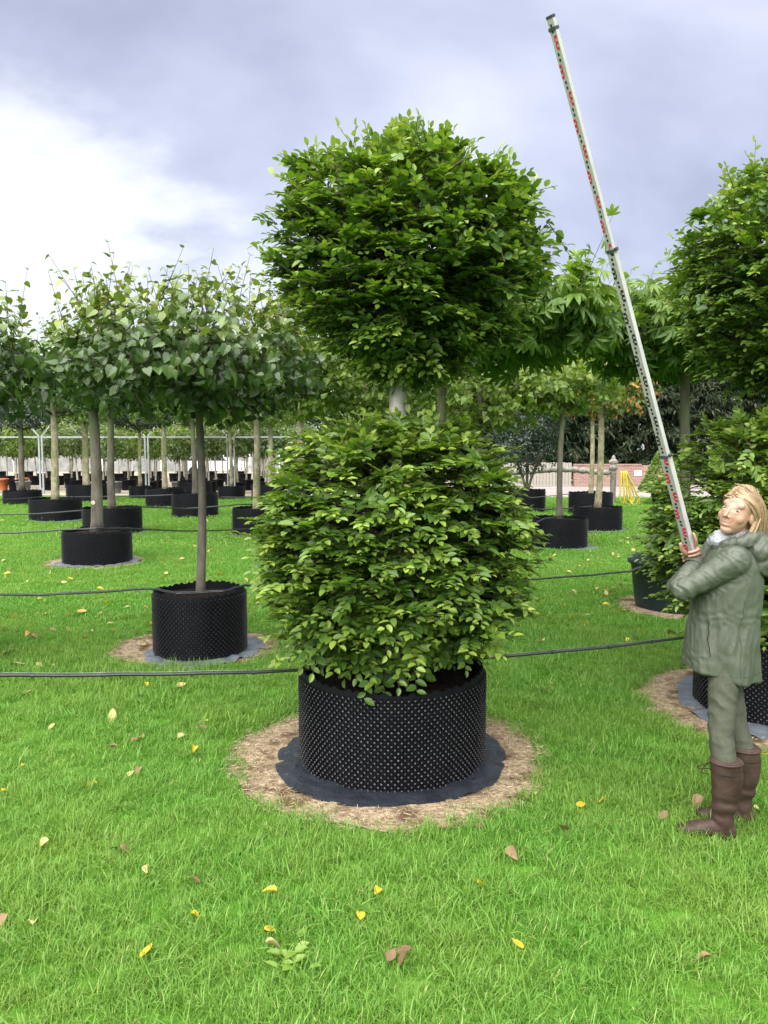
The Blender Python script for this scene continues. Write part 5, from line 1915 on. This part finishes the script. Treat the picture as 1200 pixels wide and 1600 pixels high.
M['hair'] = hairmat()
rg = np.random.default_rng(17)
mb = MB()
tints = []
# under-layer that covers the scalp
before = mb.n
V_, T_, Q_ = ell((0, 0, 0), (.0765, .089, .079), HM, seg=32, rings=20)
mb.add(V_ + H(0, -.026, .044), T_, Q_)
V_, T_, Q_ = ell((0, 0, 0), (.070, .062, .090), HM, seg=32, rings=20)
mb.add(V_ + H(0, -.062, -.015), T_, Q_)
tints.append(np.full(mb.n - before, .25))


def lock(pts, r, t0, sides=5):
    pts = np.asarray(pts)
    before = mb.n
    k = np.arange(len(pts))
    q = np.linspace(0, len(pts) - 1, 15)
    pp = np.stack([np.interp(q, k, pts[:, i]) for i in range(3)], 1)
    for _ in range(4):
        pp[1:-1] = (pp[:-2] + 2 * pp[1:-1] + pp[2:]) / 4
    w_ = np.interp(np.linspace(0, 1, 15), [0, .15, .7, 1], [.6, 1, .9, .12]) * r
    world = HC + pp @ HM.T
    # the free ends fall with gravity and a breeze from the left
    q2 = np.linspace(0, 1, 15)[:, None] ** 2.2
    world = world + np.array([.038, .012, -.012]) * q2 + rg.normal(size=3) * .006 * q2
    mb.tube(world, w_, sides)
    tints.append(np.full(mb.n - before, t0))


for i in range(560):
    side = -1 if rg.random() < .62 else 1            # her left (-x) is the side we see most of
    y0 = rg.uniform(-.085, .068)
    part = .018
    root = np.array([part + rg.normal() * .004 + side * abs(rg.normal()) * .012, y0, 0])
    kk = np.clip(1 - (root[0] / .082) ** 2 - ((y0 + .026) / .098) ** 2, 0.02, 1)
    root[2] = .046 + .088 * math.sqrt(kk)
    fr = (y0 + .085) / .153                          # 1 = fringe
    back = rg.uniform(.0, 1)
    m1 = np.array([side * rg.uniform(.070, .080), y0 * .75 - .012 - .01 * back, .070 - .02 * back + rg.normal() * .006])
    m2 = np.array([side * rg.uniform(.082, .094), y0 * .35 - .035 - .02 * back, .0 + rg.normal() * .014])
    m3 = np.array([side * rg.uniform(.070, .095), -.055 - .035 * back + .02 * fr, -.07 + rg.normal() * .012])
    e_ = np.array([side * rg.uniform(.045, .105), -.065 - .05 * back + rg.normal() * .012, -.135 - rg.uniform(0, .07)])
    if side > 0:
        m2[0] *= .96
        m3[0] *= .85
    lock([root, m1, m2, m3, e_], rg.uniform(.0022, .0055), np.clip(rg.normal(.52, .34), 0, 1))
for i in range(380):                                  # crown and back
    a = rg.uniform(-1.75, 1.75)
    root = np.array([.018 + math.sin(a) * .02, -.05 - .03 * rg.random(), .122])
    m1 = np.array([math.sin(a) * .075, -.085 - .028 * math.cos(a), .06])
    m2 = np.array([math.sin(a) * .085, -.090 - .034 * math.cos(a), -.03])
    e_ = np.array([math.sin(a) * .085 + rg.normal() * .01, -.095 - .03 * math.cos(a), -.15 - rg.uniform(0, .06)])
    lock([root, m1, m2, e_], rg.uniform(.0025, .006), np.clip(rg.normal(.46, .34), 0, 1))
for i in range(150):                                  # loose flyaway strands
    a = rg.uniform(-2.2, 1.2)
    root = np.array([.018 + math.sin(a) * .03, -.03 + .06 * rg.random(), .128])
    m1 = np.array([math.sin(a) * rg.uniform(.085, .1), -.05 - .06 * math.cos(a), .065])
    m2 = np.array([math.sin(a) * rg.uniform(.095, .115), -.06 - .06 * math.cos(a), -.03])
    e_ = np.array([math.sin(a) * .1 + rg.normal() * .03, -.08 - .05 * math.cos(a) + rg.normal() * .02, -.12 - rg.uniform(0, .1)])
    lock([root, m1, m2, e_], rg.uniform(.0008, .0018), np.clip(rg.normal(.75, .25), 0, 1), 4)
for i in range(26):                                   # lock curling forward under the ear
    o3 = rg.normal(size=3) * .007
    lock([np.array([-.084, -.03, .0]) + o3, np.array([-.088, -.02, -.05]) + o3, np.array([-.080, .0, -.10]) + o3, np.array([-.066, .028, -.128]) + o3 * 1.4, np.array([-.05, .04, -.118 - .012 * rg.random()]) + o3], .0045, np.clip(rg.normal(.6, .2), 0, 1))
hm = mb.mesh('hair', M['hair'], True, {'tint': np.concatenate(tints)})
hair = link('hair', hm, body)
tag(hair, 'blond shoulder-length hair blown back')

# ---- clothes
def folds(V, Nn, amp, seed, f=14.0, aniso=(1, 1, 1)):
    q = V * np.asarray(aniso)
    wrp = np.stack([lump(q, f * .35, seed + i) for i in range(3)], 1) * .06
    a = lump(q + wrp, f, seed + 5)
    b = lump(q + wrp, f * 2.1, seed + 6)
    rid = 1 - 2 * np.abs(a)
    return V + Nn * (amp * (.75 * rid + .4 * b))[:, None]


M['coat'] = noisy('coat', (0.055, 0.066, 0.048), (0.076, 0.088, 0.066), scale=6, rough=0.5, spec=0.4, bump=0.35, bscale=26, stretch=(1, 1, .55))
M['coat_lining'] = noisy('coat_lining', (0.012, 0.014, 0.014), (0.022, 0.024, 0.024), scale=9, rough=.8)
M['trouser'] = noisy('trouser', (0.045, 0.050, 0.034), (0.066, 0.072, 0.050), scale=20, rough=0.8, bump=0.15, bscale=160)
M['boot'] = noisy('boot', (0.030, 0.016, 0.012), (0.058, 0.034, 0.026), scale=9, rough=0.6, spec=0.35, bump=0.2, bscale=40)
M['boot_dark'] = noisy('boot_dark', (0.015, 0.010, 0.008), (0.025, 0.016, 0.013), scale=12, rough=0.6)
M['scarf'] = noisy('scarf', (0.10, 0.11, 0.13), (0.36, 0.38, 0.40), scale=18, rough=0.9, bump=.4, lo=.42, hi=.58)
mb = MB()
SEC = [(.728, .172, .193, .02), (.733, .175, .195, .02), (.82, .174, .192, .02), (.95, .164, .184, .015), (1.08, .158, .182, .005), (1.18, .148, .184, -.005), (1.26, .132, .180, -.012), (1.315, .108, .160, -.016), (1.355, .085, .12, -.018), (1.39, .068, .08, -.016)]
loft(mb, [(B(cf, 0, z), hd * Fv, hw * Lv) for z, hd, hw, cf in SEC])
fa_l = EL_L + (WR_L - EL_L) * .86
fa_r = EL_R + (WR_R - EL_R) * .86
chain(mb, [B(-.01, .10, 1.29), SH_L + B(0, -.01, -.01), (SH_L + EL_L) / 2 + B(0, .0, -.012), EL_L, (EL_L + fa_l) / 2, fa_l], [.078, .072, .057, .051, .046, .041], 18)
chain(mb, [B(-.01, -.10, 1.29), SH_R + B(0, .01, -.01), (SH_R + EL_R) / 2, EL_R, (EL_R + fa_r) / 2, fa_r], [.085, .082, .07, .062, .054, .045], 18)
me, V, Nn = remesh(mb, 0.0055, 4)
def seg_dist(V, a, b):
    t = np.clip(((V - a) @ (b - a)) / ((b - a) @ (b - a)), 0, 1)
    return np.linalg.norm(V - (a + t[:, None] * (b - a)), axis=1), t


d1, t1 = seg_dist(V, SH_L, EL_L)
d2, t2 = seg_dist(V, EL_L, fa_l)
arm = np.clip((.125 - np.minimum(d1, d2)) / .03, 0, 1)
tors = 1 - arm
# diagonal drapes on the body, rings on the sleeve
sh = V.copy()
sh[:, 2] = sh[:, 2] * .42 + (V @ Fv) * .35
wp = lump(V, 7, 401) * .05
a_ = lump(sh + wp[:, None], 30, 437)
V = V + Nn * (tors * (.0062 * (1 - 2.2 * np.abs(a_)) * (.5 + .5 * lump(V, 6, 411))) + tors * .0016 * lump(sh, 75, 404))[:, None]
sarm = np.where(d1 < d2, t1 * .33, .33 + t2 * .26)
ringw = np.sin(sarm * 62 + lump(V, 17, 405) * 4.2)
V = V + Nn * (arm * (.0034 * (1 - np.abs(ringw) * 1.6) * (.3 + .7 * np.exp(-((sarm - .33) / .12) ** 2) + .4 * np.exp(-(sarm / .08) ** 2)) + .003 * lump(V, 26, 406)))[:, None]
# bunched creases inside the bent elbow and across the back of the arm
de = np.linalg.norm(V - (EL_L + (SH_L - EL_L) * .15), axis=1)
V = V + Nn * (.0025 * np.exp(-(de / .12) ** 2) * np.sin((V @ nrm(SH_L - EL_L)) * 120 + lump(V, 20, 9) * 1.5))[:, None]
dw = np.exp(-((V[:, 2] - 1.0) / .05) ** 2)
V = V - Nn * (.004 * dw)[:, None]             # drawcord waist
# wavy hem
lowf = np.clip((.92 - V[:, 2]) / .2, 0, 1) ** 1.5
V += Nn * (lowf * .009 * np.sin(np.arctan2(V[:, 1], V[:, 0]) * 7))[:, None]
f_ = V @ Fv
V[:, 2] += lowf * (.02 * f_ / .18 + .012 * np.sin(f_ * 14))
setco(me, V)
me.materials.append(M['coat'])
CV, CN = V.copy(), Nn.copy()
coat = link('coat', me, woman)
tag(coat, 'olive green hooded rain jacket')
# cuffs, hem seam, pocket, side seam
for wr_, fa_, el_ in ((WR_L, fa_l, EL_L), (WR_R, fa_r, EL_R)):
    d_ = nrm(wr_ - el_)
    MB().tube([fa_ - d_ * .012, fa_ + d_ * .02, fa_ + d_ * .042], [.0455, .0465, .044], 22, False).obj('cuff', M['coat'], coat, True)
M['seam'] = noisy('seam', (0.035, 0.042, 0.030), (0.05, 0.058, 0.043), scale=30, rough=.7)


def on_coat(pts, lift=.0005):
    out = []
    for q in pts:
        i = np.argmin(((CV - q) ** 2).sum(1))
        out.append(CV[i] + CN[i] * lift)
    out = np.array(out)
    for _ in range(2):
        out[1:-1] = (out[:-2] + 2 * out[1:-1] + out[2:]) / 4
    return out


def seam(name, pts, r=.0014, mat='seam', lift=.0005):
    pts = np.asarray(pts)
    k = np.arange(len(pts))
    q = np.linspace(0, len(pts) - 1, 60)
    MB().tube(on_coat(np.stack([np.interp(q, k, pts[:, i]) for i in range(3)], 1), lift), r, 5).obj(name, M[mat], coat, True)


seam('pocket_zip', [B(.115, .18, 1.0), B(.085, .2, .84)], .0024, 'boot_dark')
seam('seam', [B(-.06, .2, 1.12), B(-.05, .2, 1.0), B(-.045, .2, .75)], .001)
seam('seam', [B(.18, .02, .755), B(.13, .16, .755), B(0, .2, .755), B(-.12, .16, .755), B(-.17, 0, .755)])

# hood lying on her back and collar round the neck
mb = MB()
a = np.linspace(-2.75, 2.75, 30)
cpt = [B(-.035, 0, 1.385) + B(-.085 * math.cos(q), .105 * math.sin(q), .030 * math.cos(q) - .012) for q in a]
mb.tube(cpt, .027 + .014 * np.cos(a * .5) ** 2, 12)
V_, T_, Q_ = ell((0, 0, 0), (.085, .125, .085), np.stack([Fv, Lv, Z3], 1))
mb.add(V_ + B(-.125, .01, 1.335), T_, Q_)
V_, T_, Q_ = ell((0, 0, 0), (.075, .095, .06), np.stack([Fv, Lv, Z3], 1))
mb.add(V_ + B(-.15, .03, 1.27), T_, Q_)
a2 = np.linspace(-1.3, 1.3, 16)
mb.tube([B(.052 * math.cos(q) + .0, .088 * math.sin(q), 1.375 - .02 * math.cos(q)) for q in a2], .022, 10)
me, V, Nn = remesh(mb, .006, 4)
V = folds(V, Nn, .007, 91, 32.0)
setco(me, V)
me.materials.append(M['coat'])
link('hood', me, coat)
mb = MB()
a = np.linspace(0, 2 * math.pi, 40)
for k, (zz_, rr_) in enumerate(((1.385, .062), (1.41, .055), (1.40, .064))):
    nk = (H(0, -.02, -.09) - B(0, 0, 1.36))
    cpt = [B(-.004, .012, zz_) + B(rr_ * math.cos(q), rr_ * 1.05 * math.sin(q), .012 * math.sin(q * 2 + k) - .015 * math.cos(q)) for q in a]
    mb.tube(cpt, .017, 10, False)
V_, T_, Q_ = ell((0, 0, 0), (.04, .05, .04))
mb.add(V_ + B(.06, .035, 1.375), T_, Q_)
me, V, Nn = remesh(mb, .006, 3)
V = folds(V, Nn, .006, 95, 55.0)
setco(me, V)
me.materials.append(M['scarf'])
link('scarf', me, woman)

# legs
mb = MB()
for s, an in ((1, AN_L), (-1, AN_R)):
    hip = B(.01, s * .078, .86)
    knee = an * .8 + B(.01, s * .085, 0) * .2 + np.array([0, 0, .47]) + .02 * Fv
    mid_ = (hip + knee) / 2
    chain(mb, [B(0.0, s * .05, .92), hip, mid_, knee, an + np.array([0, 0, .36])], [.080, .077, .067, .057, .053], 18)
me, V, Nn = remesh(mb, .006, 3)
wr = (1 - 1.7 * np.abs(np.sin(V[:, 2] * 48 + lump(V, 11, 5) * 3.6))) * np.clip(.25 + lump(V, 12, 6), 0, 1) + .25 * lump(V, 45, 8)
V = V + Nn * (.0065 * wr * np.clip(1.15 - np.abs(V[:, 2] - .5) * 2.0, .35, 1))[:, None]
setco(me, V)
me.materials.append(M['trouser'])
link('trousers', me, woman)
fd = nrm(Fv + np.array([0, -.10, 0]))
sdv = np.cross(Z3, fd)
for an in (AN_L, AN_R):
    mb = MB()
    prof = [(.0, .034, .040, -.004), (.035, .036, .043, -.002), (.085, .038, .046, .0), (.12, .040, .050, .002), (.18, .047, .056, -.004), (.25, .054, .065, -.010), (.31, .057, .068, -.010), (.365, .060, .068, -.004), (.385, .060, .067, -.004)]
    loft(mb, [(an + np.array([0, 0, z]) + fd * c_, hd * fd, hw * sdv) for z, hw, hd, c_ in prof], 28)
    foot = [(-.058, .026, .030, .034), (-.03, .036, .040, .042), (.03, .036, .046, .050), (.09, .040, .040, .040), (.14, .043, .032, .031), (.18, .036, .026, .026), (.205, .018, .017, .022)]
    loft(mb, [(an + fd * x + np.array([0, 0, cz_]), hw * sdv, hz_ * Z3) for x, hw, hz_, cz_ in foot], 24)
    me, V, Nn = remesh(mb, .006, 3)
    cre = np.sin(V[:, 2] * 95 + lump(V, 14, 31) * 2.6)
    V = V + Nn * (.0042 * cre * np.exp(-((V[:, 2] - .15) / .06) ** 2) + .0025 * lump(V, 22, 33))[:, None]
    setco(me, V)
    me.materials.append(M['boot'])
    bt = link('boot', me, woman)
    top = an + np.array([0, 0, .372]) - fd * .004
    ringp = [top + fd * .0695 * math.cos(q) + sdv * .0625 * math.sin(q) for q in np.linspace(0, 2 * math.pi, 33)]
    MB().tube(ringp, .006, 8, False).obj('top_band', M['boot'], bt, True)
    ringp = [top - Z3 * .045 + fd * (.0695 * math.cos(q) - .003) + sdv * .0615 * math.sin(q) for q in np.linspace(0, 2 * math.pi, 33)]
    MB().tube(ringp, .0025, 6, False).obj('seam', M['boot_dark'], bt, True)
    pn_ = [an + Z3 * z + fd * f1 - sdv * (.0605 - abs(f1) * .18) for f1, z in [(.045, .19), (.047, .22), (.045, .262), (.03, .278), (.0, .28), (-.035, .276)]]
    MB().tube(pn_, .002, 6, False).obj('seam', M['boot_dark'], bt, True)
    st = an + Z3 * .315 - sdv * .0625 - fd * .005
    MB().tube([st, st - sdv * .004], .007, 10).obj('stud_button', M['wire'], bt)
    sole = [an + fd * x + sdv * w_ for x, w_ in [(-.06, 0), (-.05, .03), (.0, .036), (.06, .036), (.13, .044), (.18, .036), (.21, 0), (.18, -.036), (.13, -.044), (.06, -.036), (.0, -.036), (-.05, -.03)]]
    n = len(sole)
    V_ = np.array([q + Z3 * -.004 for q in sole] + [q + Z3 * .014 for q in sole])
    sm_ = bpy.data.meshes.new('sole')
    sm_.from_pydata([tuple(q) for q in V_], [], [list(range(n))[::-1], list(range(n, 2 * n))] + [(i, (i + 1) % n, n + (i + 1) % n, n + i) for i in range(n)])
    sm_.materials.append(M['boot_dark'])
    link('sole', sm_, bt)
    lp = an + Z3 * .36 + fd * .068
    for k, (du, dv) in enumerate(((.05, -.03), (.035, -.055), (.055, .0))):
        q = np.linspace(0, 1, 14)
        pts_ = [lp + fd * (du * math.sin(math.pi * x)) + Z3 * (dv * x - .018 * math.sin(math.pi * x)) + sdv * (.012 * (k - 1) * math.sin(3 * x)) for x in q]
        MB().tube(pts_, .0022, 5).obj('lace', M['boot_dark'], bt, True)
